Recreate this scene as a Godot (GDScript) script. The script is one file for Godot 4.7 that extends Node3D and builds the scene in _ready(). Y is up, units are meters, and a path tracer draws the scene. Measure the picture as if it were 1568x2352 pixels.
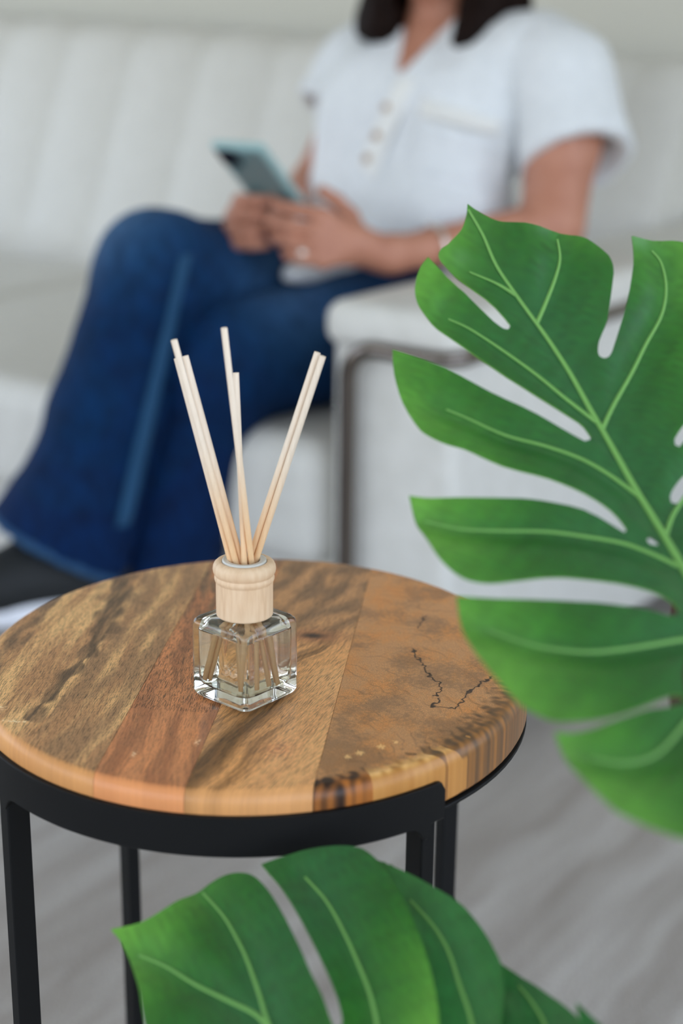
extends Node3D
# A reed diffuser on a small round side table, a person on a white sofa behind it, artificial monstera leaves in front.

const HT := 0.6267                                   # top of the side table
const TABLE := Vector3(-0.0539, 0.0, -0.923)
const SOFA := Vector3(-0.025, 0.0, -2.03)            # front inner foot of the sofa arm
const SOFA_YAW := -0.6283
const BOTTLE := Vector3(-0.0564, 0.6267, -0.8625)

var taken := {}
var M := {}
var grain := FastNoiseLite.new()


func _ready() -> void:
	# ---- camera, sky, exposure -------------------------------------------------
	var cam := Camera3D.new()
	cam.name = "camera"
	cam.projection = Camera3D.PROJECTION_FRUSTUM
	cam.keep_aspect = Camera3D.KEEP_HEIGHT
	cam.near = 0.05
	cam.far = 60.0
	cam.size = 2.0 * 0.05 * 1176.0 / 3600.0
	cam.position = Vector3(0.0, 1.02, 0.0)
	cam.basis = Basis(Vector3.RIGHT, deg_to_rad(-17.86)) * Basis(Vector3.BACK, deg_to_rad(0.708))
	var lens := CameraAttributesPhysical.new()
	lens.frustum_focal_length = 55.1
	lens.frustum_focus_distance = 0.945
	lens.exposure_aperture = 3.5
	cam.attributes = lens
	add_child(cam)
	cam.current = true
	cam.projection = Camera3D.PROJECTION_FRUSTUM
	cam.size = 2.0 * 0.05 * 1176.0 / 3600.0

	var env := Environment.new()
	env.background_mode = Environment.BG_SKY
	var sky := Sky.new()
	var sm := ProceduralSkyMaterial.new()
	sm.sky_top_color = Color(0.80, 0.88, 1.0)
	sm.sky_horizon_color = Color(0.96, 0.98, 1.0)
	sm.ground_horizon_color = Color(0.80, 0.80, 0.76)
	sm.ground_bottom_color = Color(0.62, 0.62, 0.58)
	sm.sky_energy_multiplier = 1.0
	sm.ground_energy_multiplier = 1.0
	sm.sun_angle_max = 0.0
	sky.sky_material = sm
	env.sky = sky
	env.background_energy_multiplier = 3.75
	env.tonemap_mode = Environment.TONE_MAPPER_LINEAR
	env.tonemap_exposure = 1.0
	env.sdfgi_enabled = true
	env.ssao_enabled = true
	env.ssil_enabled = true
	var we := WorldEnvironment.new()
	we.name = "world_environment"
	we.environment = env
	add_child(we)

	grain.noise_type = FastNoiseLite.TYPE_SIMPLEX_SMOOTH
	grain.seed = 11
	grain.frequency = 1.0
	grain.fractal_type = FastNoiseLite.FRACTAL_FBM
	grain.fractal_octaves = 3

	make_materials()
	make_room()
	make_sofa()
	make_person()
	make_phone()
	make_table()
	make_diffuser()
	make_plant()


# ---- naming ------------------------------------------------------------------
func named(called: String) -> String:
	if not taken.has(called):
		taken[called] = 0
		return called
	taken[called] += 1
	return "%s_%03d" % [called, taken[called]]


func thing(called: String, label: String, category: String, at: Vector3, yaw := 0.0, group := "") -> Node3D:
	var o := Node3D.new()
	o.name = named(called)
	add_child(o)
	o.position = at
	o.rotation.y = yaw
	o.set_meta("label", label)
	o.set_meta("category", category)
	if group:
		o.set_meta("group", group)
	return o


func part(called: String, mesh: Mesh, mat: Material, parent: Node3D, label := "") -> MeshInstance3D:
	var o := MeshInstance3D.new()
	o.name = called
	o.mesh = mesh
	o.material_override = mat
	parent.add_child(o, true)
	if label:
		o.set_meta("label", label)
	return o


func struct(called: String, mesh: Mesh, mat: Material, label: String) -> MeshInstance3D:
	var o := part(called, mesh, mat, self, label)
	o.set_meta("kind", "structure")
	o.position = SOFA
	o.rotation.y = SOFA_YAW
	return o


# ---- mesh helpers (triangles are given counter-clockwise, turned on output) ---
func mk(v: PackedVector3Array, idx: PackedInt32Array, uv := PackedVector2Array(), col := PackedColorArray(), nrm := PackedVector3Array(), uv2 := PackedVector2Array()) -> ArrayMesh:
	var n := nrm
	var flip := PackedInt32Array()
	flip.resize(idx.size())
	if n.is_empty():
		n = PackedVector3Array()
		n.resize(v.size())
	for i in range(0, idx.size(), 3):
		var a := idx[i]
		var b := idx[i + 1]
		var c := idx[i + 2]
		flip[i] = a
		flip[i + 1] = c
		flip[i + 2] = b
		if nrm.is_empty():
			var f := (v[b] - v[a]).cross(v[c] - v[a])
			n[a] += f
			n[b] += f
			n[c] += f
	if nrm.is_empty():
		for i in n.size():
			n[i] = n[i].normalized() if n[i].length_squared() > 1e-30 else Vector3.UP
	var arr := []
	arr.resize(Mesh.ARRAY_MAX)
	arr[Mesh.ARRAY_VERTEX] = v
	arr[Mesh.ARRAY_NORMAL] = n
	if uv.size():
		arr[Mesh.ARRAY_TEX_UV] = uv
	if uv2.size():
		arr[Mesh.ARRAY_TEX_UV2] = uv2
	if col.size():
		arr[Mesh.ARRAY_COLOR] = col
	arr[Mesh.ARRAY_INDEX] = flip
	var m := ArrayMesh.new()
	m.add_surface_from_arrays(Mesh.PRIMITIVE_TRIANGLES, arr)
	return m


# A box with rounded edges, centred on c.
func rbox(size: Vector3, r: float, c := Vector3.ZERO, seg := 4) -> ArrayMesh:
	var v := PackedVector3Array()
	var n := PackedVector3Array()
	var idx := PackedInt32Array()
	var core := size * 0.5 - Vector3(r, r, r)
	var cols := []
	for q in 4:
		for k in seg + 1:
			cols.append([PI * 0.5 * (q + float(k) / seg), q])
	var rows := []
	for k in seg + 1:
		rows.append([-PI * 0.5 + PI * 0.5 * k / seg, -1.0])
	for k in seg + 1:
		rows.append([PI * 0.5 * k / seg, 1.0])
	var w := cols.size()
	for row in rows:
		for col in cols:
			var d := Vector3(cos(row[0]) * cos(col[0]), sin(row[0]), cos(row[0]) * sin(col[0]))
			var q: int = col[1]
			var s := Vector3(1.0 if q == 0 or q == 3 else -1.0, row[1], 1.0 if q < 2 else -1.0)
			v.append(c + core * s + d * r)
			n.append(d)
	for j in rows.size() - 1:
		for i in w:
			var a := j * w + i
			var b := j * w + (i + 1) % w
			idx.append_array(PackedInt32Array([a, a + w, b, b, a + w, b + w]))
	var t := (rows.size() - 1) * w
	var st := seg + 1
	idx.append_array(PackedInt32Array([0, st, 2 * st, 0, 2 * st, 3 * st]))
	idx.append_array(PackedInt32Array([t, t + 2 * st, t + st, t, t + 3 * st, t + 2 * st]))
	return mk(v, idx, PackedVector2Array(), PackedColorArray(), n)


# A body turned about the y axis from a profile of (radius, height), bottom first on the outside.
func lathe(profile: PackedVector2Array, sides := 48, c := Vector3.ZERO) -> ArrayMesh:
	var v := PackedVector3Array()
	var uv := PackedVector2Array()
	var idx := PackedInt32Array()
	for j in profile.size():
		for i in sides:
			var a := TAU * i / sides
			v.append(c + Vector3(cos(a) * profile[j].x, profile[j].y, sin(a) * profile[j].x))
			uv.append(Vector2(float(i) / sides, profile[j].y))
	for j in profile.size() - 1:
		for i in sides:
			var a := j * sides + i
			var b := j * sides + (i + 1) % sides
			idx.append_array(PackedInt32Array([a, a + sides, b, b, a + sides, b + sides]))
	return mk(v, idx, uv)


# A tube along a path; radii per point, flat = thickness along the second axis as a share of the first.
func tube(path: PackedVector3Array, radii: PackedFloat32Array, sides := 12, up := Vector3.UP, flat := 1.0, cols := PackedColorArray()) -> ArrayMesh:
	var v := PackedVector3Array()
	var col := PackedColorArray()
	var idx := PackedInt32Array()
	var side := Vector3.ZERO
	for j in path.size():
		var t := (path[mini(j + 1, path.size() - 1)] - path[maxi(j - 1, 0)]).normalized()
		if side == Vector3.ZERO:
			side = t.cross(up)
			if side.length() < 0.01:
				side = t.cross(Vector3(0.3, 0.2, 0.9))
		if flat != 1.0:
			side = t.cross(up)
		side = (side - t * side.dot(t)).normalized()
		var o := side.cross(t)
		for i in sides:
			var a := TAU * i / sides
			v.append(path[j] + (side * cos(a) + o * sin(a) * flat) * radii[j])
			if cols.size():
				col.append(cols[j])
	for j in path.size() - 1:
		for i in sides:
			var a := j * sides + i
			var b := j * sides + (i + 1) % sides
			idx.append_array(PackedInt32Array([a, b, a + sides, b, b + sides, a + sides]))
	var e := (path.size() - 1) * sides
	for end in [0, e]:
		var m := v.size()
		for i in sides:
			v.append(v[end + i])
			if cols.size():
				col.append(col[end + i])
		for i in range(1, sides - 1):
			if end == 0:
				idx.append_array(PackedInt32Array([m, m + i + 1, m + i]))
			else:
				idx.append_array(PackedInt32Array([m, m + i, m + i + 1]))
	return mk(v, idx, PackedVector2Array(), col)


# Points of a smooth curve through the given ones.
func smooth_path(p: PackedVector3Array, steps := 6) -> PackedVector3Array:
	var out := PackedVector3Array()
	for i in p.size() - 1:
		for k in steps:
			out.append(p[i].cubic_interpolate(p[i + 1], p[maxi(i - 1, 0)], p[mini(i + 2, p.size() - 1)], float(k) / steps))
	out.append(p[p.size() - 1])
	return out


func even(n: int, a: float, b: float) -> PackedFloat32Array:
	var r := PackedFloat32Array()
	for i in n:
		r.append(lerpf(a, b, float(i) / maxi(n - 1, 1)))
	return r


func joined(meshes: Array) -> ArrayMesh:
	var st := SurfaceTool.new()
	st.begin(Mesh.PRIMITIVE_TRIANGLES)
	for m in meshes:
		st.append_from(m, 0, Transform3D.IDENTITY)
	return st.commit()


# ---- bodies from tapered capsules: a smooth field meshed as surface nets -------
# a bone is [a, b, radius at a, radius at b, smoothness, (stretch of space about a)]
func bone_distance(p: Vector3, q: Array) -> float:
	var a: Vector3 = q[0]
	var w := p - a
	var ab: Vector3 = q[1] - a
	var shrink := 1.0
	if q.size() > 5:
		var s: Vector3 = q[5]
		w = w / s
		ab = ab / s
		shrink = minf(s.x, minf(s.y, s.z))
	var t := clampf(w.dot(ab) / maxf(ab.length_squared(), 1e-9), 0.0, 1.0)
	return ((w - ab * t).length() - lerpf(q[2], q[3], t)) * shrink


func field_at(p: Vector3, bones: Array) -> float:
	var f := 1.0
	for q in bones:
		f = smin(f, bone_distance(p, q), q[4])
	return f


func smin(a: float, b: float, k: float) -> float:
	var h := maxf(k - absf(a - b), 0.0) / maxf(k, 1e-6)
	return minf(a, b) - h * h * k * 0.25


# cuts: [point, normal] keeps what lies behind the plane; holes: bones taken away
func flesh(bones: Array, h: float, cuts := [], holes := [], rough := 0.0, pitch := 12.0, squash := Vector3.ONE) -> ArrayMesh:
	var lo := Vector3(1e9, 1e9, 1e9)
	var hi := -lo
	for q in bones:
		var r: float = maxf(q[2], q[3]) * (maxf(q[5].x, maxf(q[5].y, q[5].z)) if q.size() > 5 else 1.0) + q[4] * 0.3
		for e in 2:
			lo = lo.min(q[e] - Vector3(r, r, r))
			hi = hi.max(q[e] + Vector3(r, r, r))
	lo -= Vector3(h, h, h) * 3.0
	hi += Vector3(h, h, h) * 3.0
	var nx := int((hi.x - lo.x) / h) + 2
	var ny := int((hi.y - lo.y) / h) + 2
	var nz := int((hi.z - lo.z) / h) + 2
	var f := PackedFloat32Array()
	f.resize(nx * ny * nz)
	f.fill(1.0)
	for q in bones:
		var grow: float = (maxf(q[2], q[3]) * (maxf(q[5].x, maxf(q[5].y, q[5].z)) if q.size() > 5 else 1.0)) + q[4] + h * 2.0
		var g := Vector3(grow, grow, grow)
		var b0: Vector3 = ((q[0] as Vector3).min(q[1]) - g - lo) / h
		var b1: Vector3 = ((q[0] as Vector3).max(q[1]) + g - lo) / h
		var a: Vector3 = q[0]
		var ab: Vector3 = q[1] - a
		var ra: float = q[2]
		var rb: float = q[3]
		var k: float = q[4]
		var s := Vector3.ONE
		if q.size() > 5:
			s = q[5]
			ab = ab / s
		var shrink := minf(s.x, minf(s.y, s.z))
		var l2 := maxf(ab.length_squared(), 1e-9)
		var plain: bool = q.size() <= 5
		for z in range(maxi(int(b0.z), 0), mini(int(b1.z) + 2, nz)):
			for y in range(maxi(int(b0.y), 0), mini(int(b1.y) + 2, ny)):
				var at := (z * ny + y) * nx
				for x in range(maxi(int(b0.x), 0), mini(int(b1.x) + 2, nx)):
					var w := lo + Vector3(x, y, z) * h - a
					if not plain:
						w = w / s
					var t := clampf(w.dot(ab) / l2, 0.0, 1.0)
					var d := ((w - ab * t).length() - (ra + (rb - ra) * t)) * shrink
					var o := f[at + x]
					var e := k - absf(o - d)
					if e > 0.0:
						f[at + x] = minf(o, d) - e * e / k * 0.25
					elif d < o:
						f[at + x] = d
	if cuts.size() or holes.size() or rough > 0.0:
		var i := 0
		for z in nz:
			for y in ny:
				for x in nx:
					var d := f[i]
					if absf(d) < 1.0 and d < h * 3.0 + rough:
						var p := lo + Vector3(x, y, z) * h
						if rough > 0.0 and d > -h * 3.0:
							var pp := p * squash * pitch
							d += rough * grain.get_noise_3d(pp.x, pp.y, pp.z)
						for q in holes:
							d = maxf(d, -bone_distance(p, q))
						for c in cuts:
							d = maxf(d, (p - c[0]).dot(c[1]))
						f[i] = d
					i += 1
	var vid := {}
	var v := PackedVector3Array()
	var idx := PackedInt32Array()
	var sy := nx
	var sz := nx * ny
	var off := [0, 1, sy, sy + 1, sz, sz + 1, sz + sy, sz + sy + 1]
	var edges := [[0, 1], [2, 3], [4, 5], [6, 7], [0, 2], [1, 3], [4, 6], [5, 7], [0, 4], [1, 5], [2, 6], [3, 7]]
	var live := PackedInt32Array()
	for z in nz - 1:
		for y in ny - 1:
			var base := z * sz + y * sy
			for x in nx - 1:
				var i := base + x
				var f0 := f[i]
				if f0 > h * 2.0 or f0 < -h * 2.0:
					continue
				var c := 0
				for k in 8:
					if f[i + off[k]] < 0.0:
						c += 1
				if c == 0 or c == 8:
					continue
				var p := Vector3.ZERO
				var n := 0
				for e in edges:
					var a := f[i + off[e[0]]]
					var b := f[i + off[e[1]]]
					if (a < 0.0) != (b < 0.0):
						var t := a / (a - b)
						var ca := Vector3(e[0] & 1, (e[0] >> 1) & 1, e[0] >> 2)
						var cb := Vector3(e[1] & 1, (e[1] >> 1) & 1, e[1] >> 2)
						p += ca.lerp(cb, t)
						n += 1
				vid[i] = v.size()
				live.append(i)
				v.append(lo + (Vector3(x, y, z) + p / n) * h)
	for i in live:
		var s := f[i] < 0.0
		if s != (f[i + 1] < 0.0):
			quad(idx, vid, i, i - sy, i - sy - sz, i - sz, s)
		if s != (f[i + sy] < 0.0):
			quad(idx, vid, i, i - sz, i - sz - 1, i - 1, s)
		if s != (f[i + sz] < 0.0):
			quad(idx, vid, i, i - 1, i - 1 - sy, i - sy, s)
	return mk(v, idx)


func quad(idx: PackedInt32Array, vid: Dictionary, a: int, b: int, c: int, d: int, s: bool) -> void:
	if not (vid.has(b) and vid.has(c) and vid.has(d)):
		return
	if s:
		idx.append_array(PackedInt32Array([vid[a], vid[b], vid[c], vid[a], vid[c], vid[d]]))
	else:
		idx.append_array(PackedInt32Array([vid[a], vid[c], vid[b], vid[a], vid[d], vid[c]]))


# A thin patch laid on a field: four corner points are moved along way until they meet the surface.
func patch(bones: Array, c: Array, way: Vector3, nu: int, nv: int, lift: float) -> ArrayMesh:
	var v := PackedVector3Array()
	var idx := PackedInt32Array()
	for j in nv + 1:
		for i in nu + 1:
			var s := float(i) / nu
			var t := float(j) / nv
			var p: Vector3 = (c[0] as Vector3).lerp(c[1], s).lerp((c[3] as Vector3).lerp(c[2], s), t)
			for k in 60:
				var d := field_at(p, bones)
				if d < 0.0004:
					break
				p += way * maxf(d * 0.8, 0.0003)
			v.append(p - way * (-0.003 if i == 0 or j == 0 or i == nu or j == nv else lift))
	for j in nv:
		for i in nu:
			var a := j * (nu + 1) + i
			idx.append_array(PackedInt32Array([a, a + nu + 1, a + 1, a + 1, a + nu + 1, a + nu + 2]))
	return mk(v, idx)


# ---- materials ------------------------------------------------------------------
func noise_tex(seed_: int, freq: float, size := 512, octaves := 4, ramp: Gradient = null, normal := false, strength := 4.0) -> NoiseTexture2D:
	var n := FastNoiseLite.new()
	n.noise_type = FastNoiseLite.TYPE_SIMPLEX_SMOOTH
	n.seed = seed_
	n.frequency = freq
	n.fractal_octaves = octaves
	var t := NoiseTexture2D.new()
	t.width = size
	t.height = size
	t.seamless = true
	t.noise = n
	t.as_normal_map = normal
	t.bump_strength = strength
	if ramp:
		t.color_ramp = ramp
	return t


func ramp(stops: Array) -> Gradient:
	var g := Gradient.new()
	var o := PackedFloat32Array()
	var c := PackedColorArray()
	for s in stops:
		o.append(s[0])
		c.append(s[1])
	g.offsets = o
	g.colors = c
	return g


func mat(called: String, c: Color, rough := 0.7, metal := 0.0) -> StandardMaterial3D:
	var m := StandardMaterial3D.new()
	m.resource_name = called
	m.albedo_color = c
	m.roughness = rough
	m.metallic = metal
	M[called] = m
	return m


func tri(m: StandardMaterial3D, tex: Texture2D, scale: Vector3) -> void:
	m.albedo_texture = tex
	m.uv1_triplanar = true
	m.uv1_scale = scale


func make_materials() -> void:
	mat("wall_paint", Color8(212, 210, 198), 0.9)
	mat("white_paint", Color8(228, 228, 224), 0.8)
	mat("window_frame", Color8(235, 235, 232), 0.5)
	var g := mat("window_glass", Color(1, 1, 1, 0.04), 0.0)
	g.transparency = BaseMaterial3D.TRANSPARENCY_ALPHA
	var s := mat("sofa_cloth", Color(1, 1, 1), 0.62)
	tri(s, noise_tex(3, 0.02, 512, 4, ramp([[0.0, Color8(208, 206, 198)], [1.0, Color8(219, 217, 210)]])), Vector3(2, 2, 2))
	s.heightmap_enabled = false
	mat("chrome", Color8(128, 120, 114), 0.08, 1.0)
	mat("dark_wood", Color8(58, 34, 26), 0.5)
	var d := mat("denim", Color.WHITE, 0.85)
	tri(d, noise_tex(5, 0.03, 512, 5, ramp([[0.0, Color8(130, 138, 142)], [0.5, Color8(190, 198, 202)], [1.0, Color8(240, 244, 246)]])), Vector3(3.0, 1.6, 3.0))
	d.vertex_color_use_as_albedo = true
	d.metallic_specular = 0.3
	mat("denim_seam", Color8(24, 74, 110), 0.85)
	mat("denim_hem", Color8(30, 70, 106), 0.85)
	var w := mat("shirt_cotton", Color.WHITE, 0.85)
	tri(w, noise_tex(8, 0.02, 512, 4, ramp([[0.0, Color8(216, 220, 223)], [1.0, Color8(232, 235, 237)]])), Vector3(4, 4, 4))
	mat("shirt_trim", Color8(234, 234, 230), 0.85)
	mat("button_horn", Color8(176, 150, 126), 0.4)
	mat("frosted_plastic", Color8(206, 205, 198), 0.25)
	var k := mat("skin", Color.WHITE, 0.55)
	tri(k, noise_tex(9, 0.02, 256, 3, ramp([[0.0, Color8(170, 112, 88)], [1.0, Color8(194, 138, 114)]])), Vector3(5, 5, 5))
	mat("lips", Color8(176, 92, 84), 0.45)
	mat("eye_white", Color8(236, 232, 226), 0.2)
	mat("iris", Color8(62, 40, 26), 0.2)
	var h := mat("hair_brown", Color.WHITE, 0.6)
	h.metallic_specular = 0.2
	tri(h, noise_tex(10, 0.03, 512, 4, ramp([[0.0, Color8(10, 5, 4)], [0.6, Color8(26, 15, 11)], [1.0, Color8(50, 31, 24)]])), Vector3(14, 1.5, 14))
	mat("shoe_black", Color8(18, 22, 24), 0.7)
	mat("shoe_sole", Color8(236, 238, 244), 0.6)
	mat("silver", Color8(214, 208, 200), 0.25, 1.0)
	mat("phone_case", Color8(158, 192, 192), 0.35)
	mat("phone_back", Color8(118, 146, 148), 0.25)
	mat("phone_dark", Color8(26, 26, 40), 0.2)
	mat("phone_screen", Color8(20, 22, 26), 0.08)
	var b := mat("black_steel", Color8(10, 11, 12), 0.55)
	b.metallic_specular = 0.33
	var wd := mat("cap_wood", Color.WHITE, 0.55)
	tri(wd, noise_tex(21, 0.012, 512, 4, ramp([[0.0, Color8(222, 186, 148)], [0.5, Color8(236, 204, 168)], [1.0, Color8(242, 214, 182)]])), Vector3(40, 5, 40))
	var r := mat("reed_wood", Color.WHITE, 0.65)
	r.vertex_color_use_as_albedo = true
	tri(r, noise_tex(22, 0.02, 256, 3, ramp([[0.0, Color(0.95, 0.945, 0.94)], [1.0, Color.WHITE]])), Vector3(90, 6, 90))
	var gl := mat("clear_glass", Color(1.0, 1.0, 0.985, 0.0), 0.0)
	gl.refraction_enabled = true
	gl.refraction_scale = 0.05
	var lq := mat("pale_oil", Color(1.0, 0.992, 0.94, 0.0), 0.0)
	lq.refraction_enabled = true
	lq.refraction_scale = 0.042
	var lf := mat("leaf_green", Color.WHITE, 0.3)
	lf.vertex_color_use_as_albedo = true
	lf.backlight_enabled = true
	lf.backlight = Color(0.30, 0.30, 0.30)
	lf.metallic_specular = 0.5
	var vn := mat("leaf_vein", Color8(112, 164, 82), 0.42)
	vn.backlight_enabled = true
	vn.backlight = Color(0.15, 0.15, 0.15)
	mat("stalk_green", Color8(84, 116, 58), 0.5)
	mat("pot_clay", Color8(206, 202, 194), 0.6)
	mat("woody_brown", Color8(70, 42, 34), 0.8)
	mat("soil", Color8(52, 40, 32), 0.95)
	# carpet: bands of loops that run along the sofa's depth
	var cp := mat("carpet", Color.WHITE, 0.95)
	var fb := FastNoiseLite.new()
	fb.noise_type = FastNoiseLite.TYPE_SIMPLEX_SMOOTH
	fb.fractal_octaves = 3
	fb.seed = 31
	fb.frequency = 1.0
	var n := 1024
	var by := PackedByteArray()
	by.resize(n * n * 3)
	var c0 := Color8(162, 152, 142)
	var c1 := Color8(206, 200, 192)
	for y in n:
		for x in n:
			var u := float(x) / n * 6.0
			var v := float(y) / n * 6.0
			var t := 0.5 + 0.55 * fb.get_noise_2d(u * 13.0 + 0.8 * fb.get_noise_2d(v * 2.0, 7.0), v * 0.7) + 0.25 * fb.get_noise_2d(u * 48.0, v * 3.0 + 40.0) + 0.06 * fb.get_noise_2d(u * 120.0, v * 60.0)
			t = clampf(t, 0.0, 1.0)
			var q := (y * n + x) * 3
			by[q] = int(255.0 * lerpf(c0.r, c1.r, t))
			by[q + 1] = int(255.0 * lerpf(c0.g, c1.g, t))
			by[q + 2] = int(255.0 * lerpf(c0.b, c1.b, t))
	cp.albedo_texture = ImageTexture.create_from_image(Image.create_from_data(n, n, false, Image.FORMAT_RGB8, by))
	cp.detail_enabled = true
	cp.detail_blend_mode = BaseMaterial3D.BLEND_MODE_MUL
	cp.detail_uv_layer = BaseMaterial3D.DETAIL_UV_2
	cp.detail_albedo = noise_tex(33, 0.22, 512, 2, ramp([[0.25, Color(0.74, 0.73, 0.72)], [0.7, Color(1, 1, 1)]]))


# ---- the room, laid out along the sofa --------------------------------------------
func slab(lo: Vector3, hi: Vector3) -> ArrayMesh:
	return rbox(hi - lo, 0.002, (lo + hi) * 0.5, 1)


func make_room() -> void:
	var x0 := -3.6
	var x1 := 2.3
	var z0 := -1.34
	var z1 := 4.2
	var top := 2.6
	# floor with its own map so that the bands run along z
	var v := PackedVector3Array([Vector3(x0, 0, z0), Vector3(x1, 0, z0), Vector3(x1, 0, z1), Vector3(x0, 0, z1), Vector3(x0, -0.15, z0), Vector3(x1, -0.15, z0), Vector3(x1, -0.15, z1), Vector3(x0, -0.15, z1)])
	var uv := PackedVector2Array()
	var uv2 := PackedVector2Array()
	for p in v:
		uv.append(Vector2(p.x + 3.65, p.z + 1.5) / 6.0)
		uv2.append(Vector2(p.x, p.z) * 2.5)
	var idx := PackedInt32Array([0, 3, 1, 1, 3, 2, 4, 5, 7, 5, 6, 7, 0, 1, 4, 1, 5, 4, 1, 2, 5, 2, 6, 5, 2, 3, 6, 3, 7, 6, 3, 0, 7, 0, 4, 7])
	var nn := PackedVector3Array()
	for i in 8:
		nn.append(Vector3.UP if i < 4 else Vector3.DOWN)
	struct("floor", mk(v, idx, uv, PackedColorArray(), nn, uv2), M.carpet, "floor covered in grey beige carpet with soft ribbed bands")
	struct("ceiling", slab(Vector3(x0 - 0.15, top, z0 - 0.15), Vector3(x1 + 0.15, top + 0.15, z1 + 0.15)), M.white_paint, "plain white ceiling of the room")
	struct("wall_back", slab(Vector3(x0 - 0.15, 0, z0 - 0.15), Vector3(x1 + 0.15, top, z0)), M.wall_paint, "cream wall behind the white sofa")
	var wc := [slab(Vector3(x1, 0, z0), Vector3(x1 + 0.15, 0.3, z1 + 0.15)), slab(Vector3(x1, 2.4, z0), Vector3(x1 + 0.15, top, z1 + 0.15)), slab(Vector3(x1, 0.3, z0), Vector3(x1 + 0.15, 2.4, z0 + 0.3)), slab(Vector3(x1, 0.3, z1 - 0.3), Vector3(x1 + 0.15, 2.4, z1 + 0.15))]
	struct("wall_right", joined(wc), M.wall_paint, "cream wall with a window to the right of the table")
	var wa := [slab(Vector3(x0, 0, z1), Vector3(x1, 0.3, z1 + 0.15)), slab(Vector3(x0, 2.4, z1), Vector3(x1, top, z1 + 0.15)), slab(Vector3(x0, 0.3, z1), Vector3(x0 + 0.3, 2.4, z1 + 0.15)), slab(Vector3(x1 - 0.3, 0.3, z1), Vector3(x1, 2.4, z1 + 0.15))]
	struct("wall_front", joined(wa), M.wall_paint, "cream wall with the wide window facing the sofa")
	var wb := [slab(Vector3(x0 - 0.15, 0, z0), Vector3(x0, 0.3, z1 + 0.15)), slab(Vector3(x0 - 0.15, 2.4, z0), Vector3(x0, top, z1 + 0.15)), slab(Vector3(x0 - 0.15, 0.3, z0), Vector3(x0, 2.4, z0 + 0.5)), slab(Vector3(x0 - 0.15, 0.3, z1 - 0.3), Vector3(x0, 2.4, z1 + 0.15))]
	struct("wall_left", joined(wb), M.wall_paint, "cream wall with the window at the far end of the sofa")
	window("window_1", Vector3(x0 + 0.3, 0.3, z1 + 0.07), Vector3(x1 - 0.3, 2.4, z1 + 0.07), true, "wide white framed window facing the sofa")
	window("window_2", Vector3(x0 - 0.07, 0.3, z0 + 0.5), Vector3(x0 - 0.07, 2.4, z1 - 0.3), false, "white framed window beyond the far end of the sofa")
	window("window_3", Vector3(x1 + 0.07, 0.3, z0 + 0.3), Vector3(x1 + 0.07, 2.4, z1 - 0.3), false, "white framed window to the right of the table")
	var bb := struct("baseboard_back", rbox(Vector3(x1 - x0, 0.1, 0.015), 0.004, Vector3((x0 + x1) * 0.5, 0.05, z0 + 0.0085), 2), M.window_frame, "white baseboard along the wall behind the sofa")
	bb.set_meta("kind", "structure")
	struct("baseboard_right", rbox(Vector3(0.015, 0.1, z1 - z0 - 0.04), 0.004, Vector3(x1 - 0.0085, 0.05, (z0 + z1) * 0.5 + 0.015), 2), M.window_frame, "white baseboard along the right hand wall")


func window(called: String, a: Vector3, b: Vector3, along_x: bool, label: String) -> void:
	var t := 0.05
	var bars := []
	var run := b.x - a.x if along_x else b.z - a.z
	for k in 4:
		var c := a + (Vector3(run, 0, 0) if along_x else Vector3(0, 0, run)) * (k / 3.0)
		c.y = (a.y + b.y) * 0.5
		var shift := t * 0.5 * (1.0 if k == 0 else (-1.0 if k == 3 else 0.0))
		c += Vector3(shift, 0, 0) if along_x else Vector3(0, 0, shift)
		bars.append(rbox(Vector3(t, b.y - a.y, t), 0.006, c, 2))
	for y in [a.y + t * 0.5, b.y - t * 0.5]:
		var c := (a + b) * 0.5
		c.y = y
		bars.append(rbox(Vector3(run, t, t) if along_x else Vector3(t, t, run), 0.006, c, 2))
	var o := struct(called, joined(bars), M.window_frame, label)
	for k in 3:
		var c := a + (Vector3(run, 0, 0) if along_x else Vector3(0, 0, run)) * ((k + 0.5) / 3.0)
		c.y = (a.y + b.y) * 0.5
		var size := Vector3(run / 3.0 - t, b.y - a.y - 2.0 * t, 0.006) if along_x else Vector3(0.006, b.y - a.y - 2.0 * t, run / 3.0 - t)
		part("pane", rbox(size, 0.001, c, 1), M.window_glass, o)


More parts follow.
